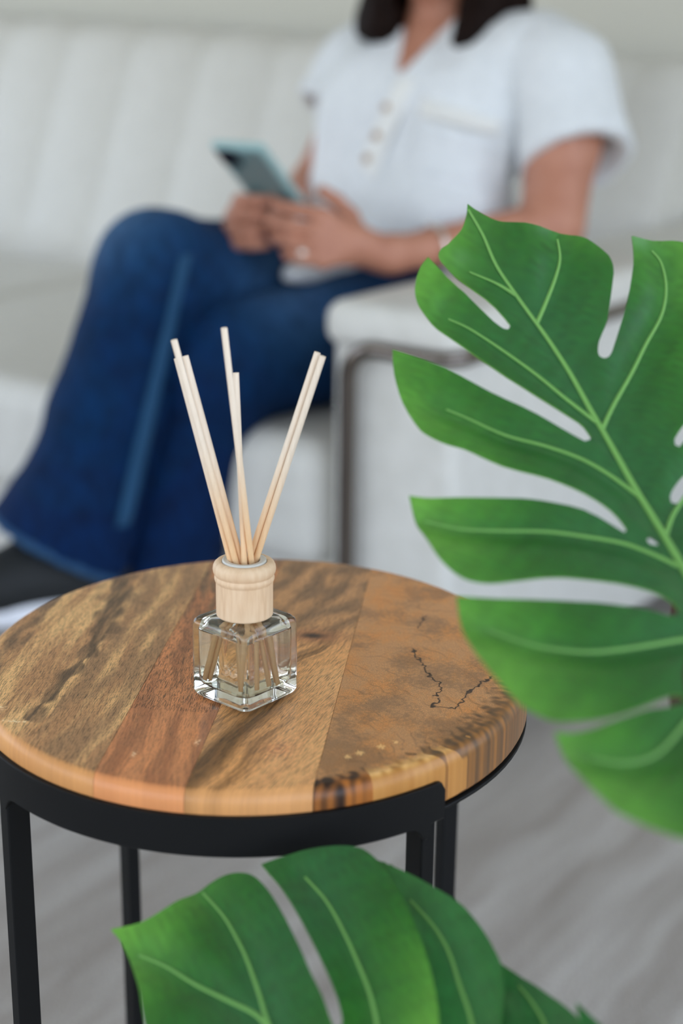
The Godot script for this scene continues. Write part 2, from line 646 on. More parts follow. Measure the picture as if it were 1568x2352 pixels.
# ---- sofa ----------------------------------------------------------------------
func make_sofa() -> void:
	var o := thing("sofa", "white upholstered sofa with channelled back and chrome tube round its arm", "sofa", SOFA, SOFA_YAW)
	var left := -2.42
	part("base_panel", rbox(Vector3(-left - 0.012, 0.27, 1.0), 0.02, Vector3(left * 0.5, 0.15, -0.53), 3), M.sofa_cloth, o)
	for k in 2:
		var w := -left * 0.5
		part("seat_cushion", rbox(Vector3(w - 0.006, 0.19, 0.97), 0.045, Vector3(left + w * (k + 0.5) - 0.004, 0.36, -0.485), 6), M.sofa_cloth, o)
	# the back: upright channels with rounded faces that lean back
	var lean := atan2(0.19, 0.475)
	var edge := -0.115
	var k := 0
	while edge - 0.21 > left - 0.1:
		var x1 := edge if k > 0 else -0.005
		var x0 := maxf(edge - 0.21, left + 0.005)
		if k > 0:
			edge -= 0.21
		else:
			x0 = edge
		k += 1
		var v := PackedVector3Array()
		var idx := PackedInt32Array()
		var nu := 10
		var rows := [[-0.03, 0.0], [0.10, 0.0], [0.25, 0.0], [0.40, 0.0], [0.47, 0.002], [0.505, 0.014], [0.525, 0.04], [0.53, 0.075], [0.525, 0.11], [0.50, 0.135], [0.40, 0.15], [0.0, 0.15], [-0.03, 0.15]]
		for r in rows:
			for i in nu + 1:
				var s := float(i) / nu
				var bulge := 0.018 * (1.0 - pow(absf(2.0 * s - 1.0), 2.2)) - 0.008
				var x := lerpf(x0, x1, s)
				var rise: float = r[0] + (0.0 if r[0] < 0.45 else (-0.02 - x * 0.034))
				var deep: float = r[1] - (bulge if r[1] < 0.07 else 0.0)
				v.append(Vector3(x, 0.455 + rise * cos(lean) + (0.0 if r[0] < 0.45 else 0.5 * bulge), -0.91 - rise * sin(lean) - deep * cos(lean)))
		for j in rows.size():
			for i in nu:
				var a := j * (nu + 1) + i
				var b := ((j + 1) % rows.size()) * (nu + 1) + i
				idx.append_array(PackedInt32Array([a, a + 1, b, a + 1, b + 1, b]))
		for i in [0, nu]:
			var m := v.size()
			for j in rows.size():
				v.append(v[j * (nu + 1) + i])
			for j in range(1, rows.size() - 1):
				idx.append_array(PackedInt32Array([m, m + j, m + j + 1] if i == 0 else [m, m + j + 1, m + j]))
		part("back_channel", mk(v, idx), M.sofa_cloth, o)
	part("back_frame", rbox(Vector3(-left - 0.02, 0.42, 0.08), 0.02, Vector3(left * 0.5, 0.36, -1.08), 3), M.sofa_cloth, o)
	# arms
	for side in 2:
		var at := 0.1 if side == 0 else left - 0.1
		part("arm_panel", rbox(Vector3(0.196, 0.535, 1.09), 0.02, Vector3(at, 0.345, -0.555), 4), M.sofa_cloth, o)
		part("arm_pad", rbox(Vector3(0.212, 0.062, 1.12), 0.026, Vector3(at, 0.626, -0.555), 6), M.sofa_cloth, o)
		var xi := at - 0.053 if side == 0 else at + 0.053
		var xo := at + 0.106 if side == 0 else at - 0.106
		var path := PackedVector3Array([Vector3(xi, 0.0, 0.012)])
		for a in 7:
			var q := PI * 0.5 * a / 6.0
			path.append(Vector3(xi + signf(xo - xi) * 0.042 * (1.0 - cos(q)), 0.562 + 0.042 * sin(q), 0.012))
		for a in 7:
			var q := PI * 0.5 * a / 6.0
			path.append(Vector3(xo - signf(xo - xi) * 0.035 * (1.0 - sin(q)), 0.604, 0.012 - 0.035 * (1.0 - cos(q))))
		path.append(Vector3(xo, 0.604, -0.6))
		for a in 7:
			var q := PI * 0.5 * a / 6.0
			path.append(Vector3(xo, 0.554 + 0.05 * cos(q), -1.0 - 0.05 * sin(q)))
		path.append(Vector3(xo, 0.0, -1.05))
		part("chrome_tube", tube(path, even(path.size(), 0.0115, 0.0115), 16), M.chrome, o)
	for f in [[0.13, -0.52, 0.05], [0.1, -1.0, 0.0], [left - 0.1, -0.1, 0.0], [left - 0.1, -1.0, 0.0]]:
		var path := PackedVector3Array([Vector3(f[0] + f[2], 0.0, f[1]), Vector3(f[0] + f[2] * 0.5, 0.05, f[1]), Vector3(f[0] + f[2] * 0.1, 0.10, f[1])])
		part("foot", tube(path, PackedFloat32Array([0.022, 0.028, 0.034]), 16), M.dark_wood, o)


# ---- the person ------------------------------------------------------------------
func make_person() -> void:
	var o := thing("person", "person in a white short sleeved shirt and blue jeans sitting cross-legged on the white sofa", "person", SOFA, SOFA_YAW)
	var pelvis := Vector3(-0.19, 0.565, -0.50)
	var chest := Vector3(-0.195, 0.85, -0.545)
	var neck := Vector3(-0.202, 0.995, -0.585)
	var head := Vector3(-0.195, 1.155, -0.565)
	var hip_r := Vector3(-0.290, 0.585, -0.47)
	var hip_l := Vector3(-0.098, 0.560, -0.44)
	var knee_r := Vector3(-0.262, 0.676, 0.045)
	var knee_l := Vector3(-0.206, 0.540, -0.020)
	var ankle_r := Vector3(-0.335, 0.29, 0.155)
	var ankle_l := Vector3(-0.300, 0.10, 0.050)
	var sh_r := Vector3(-0.345, 0.952, -0.595)
	var sh_l := Vector3(0.006, 0.955, -0.578)
	var el_r := Vector3(-0.390, 0.735, -0.485)
	var el_l := Vector3(0.078, 0.712, -0.46)
	var wr_r := Vector3(-0.292, 0.715, -0.225)
	var wr_l := Vector3(-0.032, 0.690, -0.195)
	# the body itself, one surface from head to feet
	var body := [
		[pelvis + Vector3(-0.06, 0, 0), pelvis + Vector3(0.06, 0, 0), 0.10, 0.10, 0.05],
		[pelvis + Vector3(0, 0.10, 0.0), chest + Vector3(0, -0.08, 0.0), 0.095, 0.095, 0.06],
		[chest + Vector3(-0.07, 0, 0), chest + Vector3(0.07, 0, 0), 0.090, 0.090, 0.06],
		[sh_r + Vector3(0.04, -0.005, 0), sh_l + Vector3(-0.05, -0.005, 0), 0.045, 0.045, 0.04],
		[neck + Vector3(0, -0.02, 0), neck + Vector3(0.004, 0.10, 0.005), 0.056, 0.047, 0.04], [neck + Vector3(0, -0.02, 0.02), Vector3(-0.195, 0.90, -0.495), 0.05, 0.05, 0.04],
		[hip_r, knee_r, 0.075, 0.055, 0.03], [knee_r, ankle_r, 0.052, 0.036, 0.02],
		[hip_l, knee_l, 0.075, 0.055, 0.03], [knee_l, ankle_l, 0.052, 0.036, 0.02],
		[sh_r + Vector3(0, -0.02, 0), el_r, 0.044, 0.034, 0.03], [el_r, wr_r, 0.036, 0.024, 0.02],
		[sh_l + Vector3(0.004, -0.02, 0), sh_l.lerp(el_l, 0.5) + Vector3(0.012, 0, -0.004), 0.046, 0.055, 0.03], [sh_l.lerp(el_l, 0.5) + Vector3(0.012, 0, -0.004), el_l, 0.055, 0.049, 0.03], [el_l, wr_l, 0.039, 0.025, 0.02],
		[wr_r, wr_r.lerp(Vector3(-0.225, 0.722, -0.12), 0.8), 0.024, 0.024, 0.02],
		[wr_l, wr_l.lerp(Vector3(-0.085, 0.708, -0.12), 0.6), 0.025, 0.026, 0.02],
		[head, head, 0.094, 0.094, 0.03, Vector3(0.86, 1.08, 1.02)],
		[head + Vector3(0, -0.05, 0.02), head + Vector3(0, -0.085, 0.055), 0.060, 0.034, 0.04]]
	var skin := [flesh(body, 0.011)]
	# face and hands on finer grids
	var face := [
		[head + Vector3(0, 0.0, 0.012), head + Vector3(0, 0.0, 0.012), 0.092, 0.092, 0.02, Vector3(0.82, 1.0, 0.94)],
		[head + Vector3(0, -0.05, 0.035), head + Vector3(0, -0.09, 0.062), 0.052, 0.024, 0.03],
		[head + Vector3(0, 0.012, 0.096), head + Vector3(0, -0.032, 0.114), 0.008, 0.012, 0.012],
		[head + Vector3(-0.012, -0.036, 0.100), head + Vector3(0.012, -0.036, 0.100), 0.009, 0.009, 0.010],
		[head + Vector3(-0.05, 0.022, 0.078), head + Vector3(-0.018, 0.026, 0.096), 0.009, 0.009, 0.014],
		[head + Vector3(0.05, 0.022, 0.078), head + Vector3(0.018, 0.026, 0.096), 0.009, 0.009, 0.014],
		[head + Vector3(-0.042, 0.013, 0.0805), head + Vector3(-0.022, 0.014, 0.0870), 0.0095, 0.0095, 0.006],
		[head + Vector3(0.042, 0.013, 0.0805), head + Vector3(0.022, 0.014, 0.0870), 0.0095, 0.0095, 0.006],
		[head + Vector3(-0.02, -0.060, 0.088), head + Vector3(0.02, -0.060, 0.088), 0.011, 0.011, 0.012],
		[head + Vector3(-0.080, -0.005, -0.005), head + Vector3(-0.082, -0.04, 0.0), 0.018, 0.011, 0.008, Vector3(0.5, 1, 1)],
		[head + Vector3(0.080, -0.005, -0.005), head + Vector3(0.082, -0.04, 0.0), 0.018, 0.011, 0.008, Vector3(0.5, 1, 1)]]
	var sockets := [[head + Vector3(-0.038, -0.001, 0.094), head + Vector3(-0.026, -0.001, 0.098), 0.0055, 0.0055, 0.0], [head + Vector3(0.038, -0.001, 0.094), head + Vector3(0.026, -0.001, 0.098), 0.0055, 0.0055, 0.0]]
	skin.append(flesh(face, 0.004, [], sockets))
	skin.append(flesh(hand_left(wr_l), 0.003))
	skin.append(flesh(hand_right(wr_r), 0.003))
	part("body", joined(skin), M.skin, o)
	var lips := flesh([[head + Vector3(-0.018, -0.0585, 0.0975), head + Vector3(0.018, -0.0585, 0.0975), 0.005, 0.005, 0.004], [head + Vector3(-0.014, -0.067, 0.097), head + Vector3(0.014, -0.067, 0.097), 0.0055, 0.0055, 0.004]], 0.0025)
	part("mouth", lips, M.lips, o)
	for s in [-1.0, 1.0]:
		var e := head + Vector3(0.032 * s, 0.003, 0.0835)
		part("eye", flesh([[e, e, 0.0118, 0.0118, 0.0]], 0.002), M.eye_white, o)
		part("iris", flesh([[e + Vector3(0, -0.0035, 0.0066), e + Vector3(0, -0.0035, 0.0066), 0.0062, 0.0062, 0.0]], 0.0014), M.iris, o)
	# hair to the shoulders, parted over the neck
	var hair := [
		[head + Vector3(0, 0.03, -0.022), head + Vector3(0, 0.03, -0.022), 0.106, 0.106, 0.03, Vector3(0.93, 1.0, 1.0)],
		[head + Vector3(-0.078, 0.03, 0.012), Vector3(-0.262, 1.06, -0.535), 0.032, 0.036, 0.03],
		[Vector3(-0.262, 1.06, -0.535), Vector3(-0.262, 0.990, -0.500), 0.036, 0.030, 0.03],
		[Vector3(-0.29, 1.03, -0.53), Vector3(-0.300, 0.992, -0.510), 0.030, 0.022, 0.03],
		[head + Vector3(0.078, 0.03, 0.005), Vector3(-0.105, 1.07, -0.575), 0.034, 0.040, 0.03],
		[Vector3(-0.105, 1.07, -0.575), Vector3(-0.112, 0.972, -0.512), 0.046, 0.028, 0.03],
		[Vector3(-0.105, 1.07, -0.585), Vector3(-0.080, 1.022, -0.59), 0.044, 0.030, 0.03],
		[head + Vector3(0, 0.0, -0.07), Vector3(-0.2, 1.02, -0.665), 0.085, 0.06, 0.04]]
	for s in [-1.0, 1.0]:
		part("eyebrow", tube(smooth_path(PackedVector3Array([head + Vector3(0.014 * s, 0.0245, 0.1005), head + Vector3(0.032 * s, 0.030, 0.0965), head + Vector3(0.050 * s, 0.025, 0.082)]), 5), even(11, 0.0034, 0.0014), 8, Vector3.UP, 0.6), M.hair_brown, o)
	part("hair", flesh(hair, 0.006, [], [[head + Vector3(0, -0.02, 0.09), neck + Vector3(0, 0.05, 0.06), 0.062, 0.05, 0.0]], 0.006, 14.0, Vector3(6, 1.2, 6)), M.hair_brown, o)
	# jeans: two legs and the seat
	var hem_n := (ankle_r - knee_r).normalized()
	var right_leg := [
		[pelvis + Vector3(-0.06, 0.0, 0), pelvis + Vector3(0.06, 0.0, 0), 0.118, 0.118, 0.04],
		[hip_r, knee_r, 0.088, 0.074, 0.04], [knee_r + Vector3(0, 0.0, -0.01), knee_r.lerp(ankle_r, 0.5), 0.080, 0.078, 0.03],
		[knee_r.lerp(ankle_r, 0.5), knee_r.lerp(ankle_r, 1.15), 0.078, 0.098, 0.03],
		[knee_r.lerp(ankle_r, 0.8), knee_r.lerp(ankle_r, 1.15) + Vector3(-0.055, 0.01, 0.045), 0.07, 0.082, 0.04]]
	var left_leg := [
		[hip_l, knee_l, 0.102, 0.088, 0.03], [knee_l + Vector3(0, -0.01, 0), knee_l.lerp(ankle_l, 0.5), 0.080, 0.076, 0.03],
		[knee_l.lerp(ankle_l, 0.5), ankle_l + Vector3(0, -0.03, 0), 0.078, 0.098, 0.03]]
	var hem_at := ankle_r + hem_n * 0.012
	var hem_way := (hem_n + Vector3(-0.10, 0.10, 0.12)).normalized()
	var legs := [flesh(right_leg, 0.011, [[hem_at, hem_way]], [], 0.006, 6.0), flesh(left_leg, 0.011, [[Vector3(0, 0.075, 0), Vector3.DOWN]], [], 0.006, 6.0)]
	var jeans := part("jeans", faded_and_lit(joined(legs), [[knee_r + Vector3(-0.03, 0.06, 0.02), 0.09, 1.0], [Vector3(-0.14, 0.635, -0.12), 0.12, 0.75], [Vector3(-0.3, 0.5, 0.14), 0.10, 0.15]]), M.denim, o)  # pale spots paint the lit knee top and thigh along with the wear
	var seam := patch(right_leg, [Vector3(-0.103, 0.737, 0.161), Vector3(-0.090, 0.737, 0.150), Vector3(-0.085, 0.381, 0.29), Vector3(-0.103, 0.381, 0.305)], Vector3(-0.665, -0.233, -0.71).normalized(), 4, 40, 0.011)
	part("seam", seam, M.denim_seam, jeans)
	var hem := []
	var wider := []
	for q in right_leg:
		wider.append([q[0], q[1], q[2] + 0.0025, q[3] + 0.0025, q[4]])
	var cut_ring := [flesh(wider, 0.008, [[hem_at + hem_way * 0.001, hem_way], [hem_at - hem_way * 0.014, -hem_way]], [], 0.006, 6.0)]
	hem.append_array(cut_ring)
	var hm := part("hem", joined(hem), M.denim_hem, jeans)
	hm.scale = Vector3.ONE
	# shoes
	var toe_r := Vector3(-0.395, 0.262, 0.36)
	shoe(o, ankle_r, Vector3(-0.285, 0.245, 0.135), toe_r)
	shoe(o, Vector3(-0.305, 0.078, 0.06), Vector3(-0.298, 0.052, 0.03), Vector3(-0.335, 0.052, 0.24))
	# shirt
	var shirt_bones := [
		[Vector3(-0.255, 0.67, -0.475), Vector3(-0.125, 0.67, -0.465), 0.128, 0.128, 0.05],
		[Vector3(-0.275, 0.85, -0.53), Vector3(-0.115, 0.86, -0.535), 0.116, 0.112, 0.08],
		[Vector3(-0.33, 0.948, -0.590), Vector3(-0.03, 0.950, -0.572), 0.064, 0.064, 0.06],
		[Vector3(-0.24, 0.985, -0.592), Vector3(-0.16, 0.985, -0.585), 0.055, 0.055, 0.05],
		[Vector3(-0.19, 0.665, -0.38), Vector3(-0.176, 0.652, -0.150), 0.055, 0.014, 0.04]]
	var neck_hole := [[neck + Vector3(0.003, 0.03, 0.022), neck + Vector3(0.005, 0.14, 0.03), 0.066, 0.11, 0.0], [neck + Vector3(0.003, 0.03, 0.07), Vector3(-0.196, 0.928, -0.435), 0.050, 0.013, 0.0]]
	var shirt := part("shirt", flesh(shirt_bones, 0.009, [[Vector3(0, 0.60, 0), Vector3(0, -1, 0)]], neck_hole, 0.012, 6.0, Vector3(1.5, 0.7, 1.5)), M.shirt_cotton, o)
	for s in 2:
		var a := sh_l if s == 0 else sh_r
		var e := Vector3(0.082, 0.800, -0.520) if s == 0 else Vector3(-0.372, 0.838, -0.535)
		var way := (e - a).normalized()
		var sl := [[a + Vector3(-0.03 if s == 0 else 0.03, -0.004, 0), a + way * 0.05, 0.068, 0.076, 0.03], [a + way * 0.04, e + way * 0.02, 0.074, 0.092, 0.03]]
		part("sleeve", flesh(sl, 0.008, [[e, (way + Vector3(0.10 if s == 0 else -0.12, 0.04, 0.12)).normalized()]], [[e + way * 0.03, e - way * 0.03, 0.082, 0.060, 0.0]], 0.005, 8.0), M.shirt_cotton, shirt)
	var view := Vector3(-0.541, -0.072, -0.838).normalized()
	part("placket", patch(shirt_bones, [Vector3(-0.075, 0.934, -0.259), Vector3(-0.051, 0.935, -0.277), Vector3(-0.075, 0.785, -0.20), Vector3(-0.102, 0.797, -0.185)], view, 5, 16, 0.004), M.shirt_trim, shirt)
	part("pocket", patch(shirt_bones, [Vector3(-0.037, 0.878, -0.265), Vector3(0.072, 0.847, -0.331), Vector3(0.069, 0.767, -0.298), Vector3(-0.037, 0.792, -0.23)], view, 10, 10, 0.008), M.shirt_cotton, shirt)
	part("pocket_flap", patch(shirt_bones, [Vector3(-0.038, 0.904, -0.274), Vector3(0.071, 0.872, -0.34), Vector3(0.072, 0.843, -0.33), Vector3(-0.037, 0.875, -0.263)], view, 10, 6, 0.014), M.shirt_trim, shirt)
	for b in [Vector3(-0.081, 0.889, -0.237), Vector3(-0.085, 0.848, -0.217), Vector3(-0.091, 0.814, -0.200)]:
		var p: Vector3 = b
		for k in 60:
			var d := field_at(p, shirt_bones)
			if d < 0.006:
				break
			p += view * maxf(d * 0.7, 0.0004)
		part("button", flesh([[p, p, 0.0075, 0.0075, 0.0, Vector3(1, 1, 0.6)]], 0.002), M.button_horn, shirt)
	var collar := PackedVector3Array()
	for k in 19:
		var a := lerpf(-0.42 * PI, 1.42 * PI, k / 18.0)
		var y := neck.y + 0.018 - 0.040 * maxf(0.0, -sin(a)) * 1.1
		collar.append(Vector3(neck.x + 0.003 + cos(a) * 0.064, y, neck.z + 0.012 - sin(a) * 0.062))
	part("collar", tube(smooth_path(collar, 3), even(55, 0.010, 0.010), 10, Vector3.UP, 0.6), M.shirt_trim, shirt)
	# jewellery worn on the left hand and wrist
	var fore := (wr_l - el_l).normalized()
	var at := el_l.lerp(wr_l, 0.74)
	var ringp := PackedVector3Array()
	var side := fore.cross(Vector3.UP).normalized()
	var up := side.cross(fore)
	for k in 25:
		var a := TAU * k / 24.0
		ringp.append(at + (side * cos(a) + up * sin(a)) * 0.0315)
	part("bracelet", tube(ringp, even(25, 0.004, 0.004), 8), M.silver, o)
	var rk := Vector3(-0.102, 0.697, -0.084)
	part("ring", flesh([[rk, rk, 0.0085, 0.0085, 0.0, Vector3(0.9, 1, 0.8)], [rk + Vector3(0, 0, -0.012), rk + Vector3(0, 0.0, -0.004), 0.0098, 0.0098, 0.002, Vector3(0.3, 1, 1)]], 0.002), M.silver, o)


# Denim paler at the given spots: wear, plus the light on them painted in.
func faded_and_lit(m: ArrayMesh, spots: Array) -> ArrayMesh:
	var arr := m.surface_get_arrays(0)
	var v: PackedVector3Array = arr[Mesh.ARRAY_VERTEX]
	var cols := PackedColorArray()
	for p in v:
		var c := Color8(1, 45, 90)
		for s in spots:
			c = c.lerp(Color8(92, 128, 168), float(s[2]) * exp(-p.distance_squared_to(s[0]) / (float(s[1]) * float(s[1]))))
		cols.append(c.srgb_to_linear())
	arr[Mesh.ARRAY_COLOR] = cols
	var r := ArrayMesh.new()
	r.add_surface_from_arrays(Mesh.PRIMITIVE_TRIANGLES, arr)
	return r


func finger(list: Array, pts: Array, r0: float, r1: float) -> void:
	for i in pts.size() - 1:
		list.append([pts[i], pts[i + 1], lerpf(r0, r1, float(i) / (pts.size() - 1)), lerpf(r0, r1, float(i + 1) / (pts.size() - 1)), 0.004])


# The left hand: palm on the near side, four fingers bent round the back of the phone, thumb up its edge.
func hand_left(wrist: Vector3) -> Array:
	var l := [[wrist, Vector3(-0.062, 0.706, -0.145), 0.026, 0.027, 0.02]]
	var knuckles := [Vector3(-0.088, 0.748, -0.112), Vector3(-0.090, 0.727, -0.102), Vector3(-0.088, 0.706, -0.098), Vector3(-0.080, 0.686, -0.100)]
	for k in knuckles:
		l.append([Vector3(-0.050, 0.706, -0.160).lerp(k, 0.15), k, 0.017, 0.0115, 0.014])
	var reach := [Vector3(-0.146, 0.758, -0.088), Vector3(-0.150, 0.736, -0.078), Vector3(-0.142, 0.714, -0.080), Vector3(-0.124, 0.692, -0.082)]
	var tips := [Vector3(-0.176, 0.764, -0.108), Vector3(-0.182, 0.741, -0.100), Vector3(-0.174, 0.720, -0.104), Vector3(-0.148, 0.697, -0.102)]
	for k in 4:
		var a: Vector3 = knuckles[k]
		var b: Vector3 = reach[k]
		finger(l, [a, a.lerp(b, 0.55) + Vector3(0, 0.001, 0.007), b, tips[k]], 0.0102 if k < 3 else 0.009, 0.0078 if k < 3 else 0.0068)
	finger(l, [Vector3(-0.058, 0.716, -0.158), Vector3(-0.080, 0.742, -0.164), Vector3(-0.098, 0.762, -0.156), Vector3(-0.112, 0.776, -0.142)], 0.0145, 0.0085)
	return l


# The right hand behind it: fingers folded round the phone's other edge.
func hand_right(wrist: Vector3) -> Array:
	var l := [[wrist, Vector3(-0.240, 0.724, -0.125), 0.024, 0.026, 0.02]]
	var knuckles := [Vector3(-0.226, 0.757, -0.100), Vector3(-0.230, 0.738, -0.088), Vector3(-0.230, 0.718, -0.082), Vector3(-0.226, 0.699, -0.084)]
	for k in knuckles:
		l.append([Vector3(-0.250, 0.722, -0.140).lerp(k, 0.2), k, 0.016, 0.0115, 0.014])
	for k in 4:
		var a: Vector3 = knuckles[k]
		finger(l, [a, a + Vector3(0.022, 0.004, 0.018), a + Vector3(0.046, 0.005, 0.014), a + Vector3(0.056, 0.004, -0.004)], 0.0098, 0.0075)
	finger(l, [Vector3(-0.248, 0.735, -0.150), Vector3(-0.236, 0.757, -0.146), Vector3(-0.220, 0.775, -0.132), Vector3(-0.202, 0.786, -0.120)], 0.0135, 0.0085)
	return l


func shoe(o: Node3D, ankle: Vector3, heel: Vector3, toe: Vector3) -> void:
	var upper := [[ankle + Vector3(0, 0.02, 0), ankle.lerp(heel, 0.4), 0.050, 0.050, 0.03], [heel, toe, 0.040, 0.034, 0.03], [ankle, heel.lerp(toe, 0.65), 0.048, 0.036, 0.04]]
	var s := part("shoe", flesh(upper, 0.008), M.shoe_black, o)
	var down := Vector3(0, -0.026, 0)
	var sole := [[heel + down, toe + down, 0.044, 0.038, 0.01]]
	var low := heel + Vector3(0, -0.052, 0)
	var fwd := (toe - heel).normalized()
	var n := fwd.cross(Vector3.UP).normalized().cross(fwd)
	part("sole", flesh(sole, 0.007, [[low, -n], [heel + Vector3(0, -0.014, 0), n]]), M.shoe_sole, s)


func make_phone() -> void:
	var frame := Transform3D(Basis(Vector3.UP, SOFA_YAW), SOFA)
	var tl := Vector3(-0.203, 0.845, -0.010)
	var a := Vector3(0.989, 0.0, -0.148)
	var b := Vector3(0.0, -0.60, -0.80)
	b = (b - a * b.dot(a)).normalized()
	var n := a.cross(-b)   # out of the screen or the back
	if n.y > 0.0:
		n = -n
	var x := -a if a.cross(-b).dot(n) < 0.0 else a
	var o := thing("phone", "pale teal phone with a dark camera in its corner held in the person's hands", "phone", frame * (tl + a * 0.042 + b * 0.082))
	o.basis = frame.basis * Basis(x, -b, n)
	part("case", rbox(Vector3(0.083, 0.164, 0.012), 0.0058, Vector3.ZERO, 5), M.phone_case, o)
	part("back_plate", rbox(Vector3(0.068, 0.150, 0.003), 0.0014, Vector3(0, 0, 0.0055), 3), M.phone_back, o)
	var sx := -1.0 if x.dot(a) > 0.0 else 1.0
	part("screen", rbox(Vector3(0.070, 0.150, 0.002), 0.0009, Vector3(0, 0, -0.0056), 2), M.phone_screen, o)
	var c := part("camera_block", rbox(Vector3(0.030, 0.036, 0.004), 0.0018, Vector3(sx * 0.0205, 0.0575, 0.0072), 4), M.phone_dark, o)
	for k in [[-0.007, 0.008], [-0.007, -0.009], [0.0075, 0.0]]:
		part("lens", lathe(PackedVector2Array([Vector2(0.0, -0.001), Vector2(0.006, -0.001), Vector2(0.006, 0.0012), Vector2(0.005, 0.0018), Vector2(0.0, 0.0016)]), 24), M.phone_screen, c)
		var l := c.get_child(c.get_child_count() - 1) as Node3D
		l.position = Vector3(sx * 0.0205 + k[0], 0.0575 + k[1], 0.0092)
		l.rotation.x = PI * 0.5


# ---- the side table ----------------------------------------------------------------
const R := 0.18
const OVAL := Vector3(0.9644, 1.0, 1.0356)              # the top is a little longer along the grain
const SPLITS := [-0.18, -0.0619, -0.0082, 0.0613, 0.18]   # plank joints, measured across the grain


func top_at(r: float) -> float:
	var e := (r - (R - 0.006)) / 0.006
	return 0.0 if e <= 0.0 else -0.009 * (1.0 - sqrt(maxf(0.0, 1.0 - e * e)))


func make_table() -> void:
	var o := thing("side_table", "small round side table with a planked wooden top and black steel frame", "table", TABLE, -0.1042)
	var wood := wood_material()
	for k in 4:
		part("plank", plank(SPLITS[k] + (0.00012 if k > 0 else 0.0), SPLITS[k + 1] - (0.00012 if k < 3 else 0.0)), wood, o)
	var ring := PackedVector2Array([Vector2(0.150, HT - 0.0345), Vector2(0.1785, HT - 0.0345), Vector2(0.180, HT - 0.0335), Vector2(0.180, HT - 0.0305), Vector2(0.150, HT - 0.0302), Vector2(0.150, HT - 0.0345)])
	part("support_ring", lathe(ring, 96), M.black_steel, o)
	for k in 2:
		part("band", band(43.8 + 179.6 * k, 138.4 + 181.3 * k, [47.4 + 179.8 * k, 134.8 + 181.3 * k]), M.black_steel, o)
	for q in o.get_children():
		(q as Node3D).scale = OVAL
	for k in 4:
		var a := deg_to_rad([47.4, 134.8, 225.2, 316.1][k])
		var leg := part("leg", rbox(Vector3(0.0145, HT - 0.0345, 0.0098), 0.0012, Vector3(0, (HT - 0.0345) * 0.5, 0), 2), M.black_steel, o)
		leg.position = Vector3(cos(a) * 0.1757 * OVAL.x, 0.0, sin(a) * 0.1757 * OVAL.z)
		leg.rotation.y = -a


func plank(s0: float, s1: float) -> ArrayMesh:
	var prof := [[0.0, -0.030], [R - 0.003, -0.030], [R - 0.001, -0.029], [R, -0.027], [R, -0.016], [R, -0.009]]
	for k in range(1, 9):
		var q := PI * 0.5 * k / 8.0
		prof.append([R - 0.006 + 0.006 * cos(q), -0.009 + 0.009 * sin(q)])
	for r in [0.168, 0.160, 0.13, 0.10, 0.06, 0.02, 0.0]:
		prof.append([r, 0.0])
	var rows := prof.duplicate()
	var n := 0
	var list := []
	for p in prof:
		list.append([p[0], p[1], 1.0])
	for i in range(prof.size() - 2, -1, -1):
		list.append([prof[i][0], prof[i][1], -1.0])
	var w := list.size()
	n = 26
	var v := PackedVector3Array()
	var uv := PackedVector2Array()
	var idx := PackedInt32Array()
	for i in n + 1:
		# closer together towards the rim
		var s := R * sin(lerpf(asin(clampf(s0 / R, -1, 1)), asin(clampf(s1 / R, -1, 1)), float(i) / n))
		for q in list:
			var r: float = q[0]
			var t := sqrt(maxf(0.0, r * r - s * s)) * float(q[2])
			var y: float = q[1]
			if r < absf(s):
				y = top_at(absf(s)) if q[1] > -0.0091 else (-0.030 if absf(s) < R - 0.003 else -0.027)
			v.append(Vector3(s, HT + y, t))
			uv.append(Vector2(s, t) / 0.372 + Vector2(0.5, 0.5))
	for i in n:
		for j in w - 1:
			var a := i * w + j
			var b := a + w
			idx.append_array(PackedInt32Array([a, b, a + 1, a + 1, b, b + 1]))
	for end in 2:
		if absf(s0 if end == 0 else s1) > R - 0.001:
			continue
		var m := v.size()
		var base := 0 if end == 0 else n * w
		for j in w:
			v.append(v[base + j])
			uv.append(uv[base + j])
		for j in range(1, w - 1):
			idx.append_array(PackedInt32Array([m, m + j, m + j + 1] if end == 0 else [m, m + j + 1, m + j]))
	return mk(v, idx, uv)


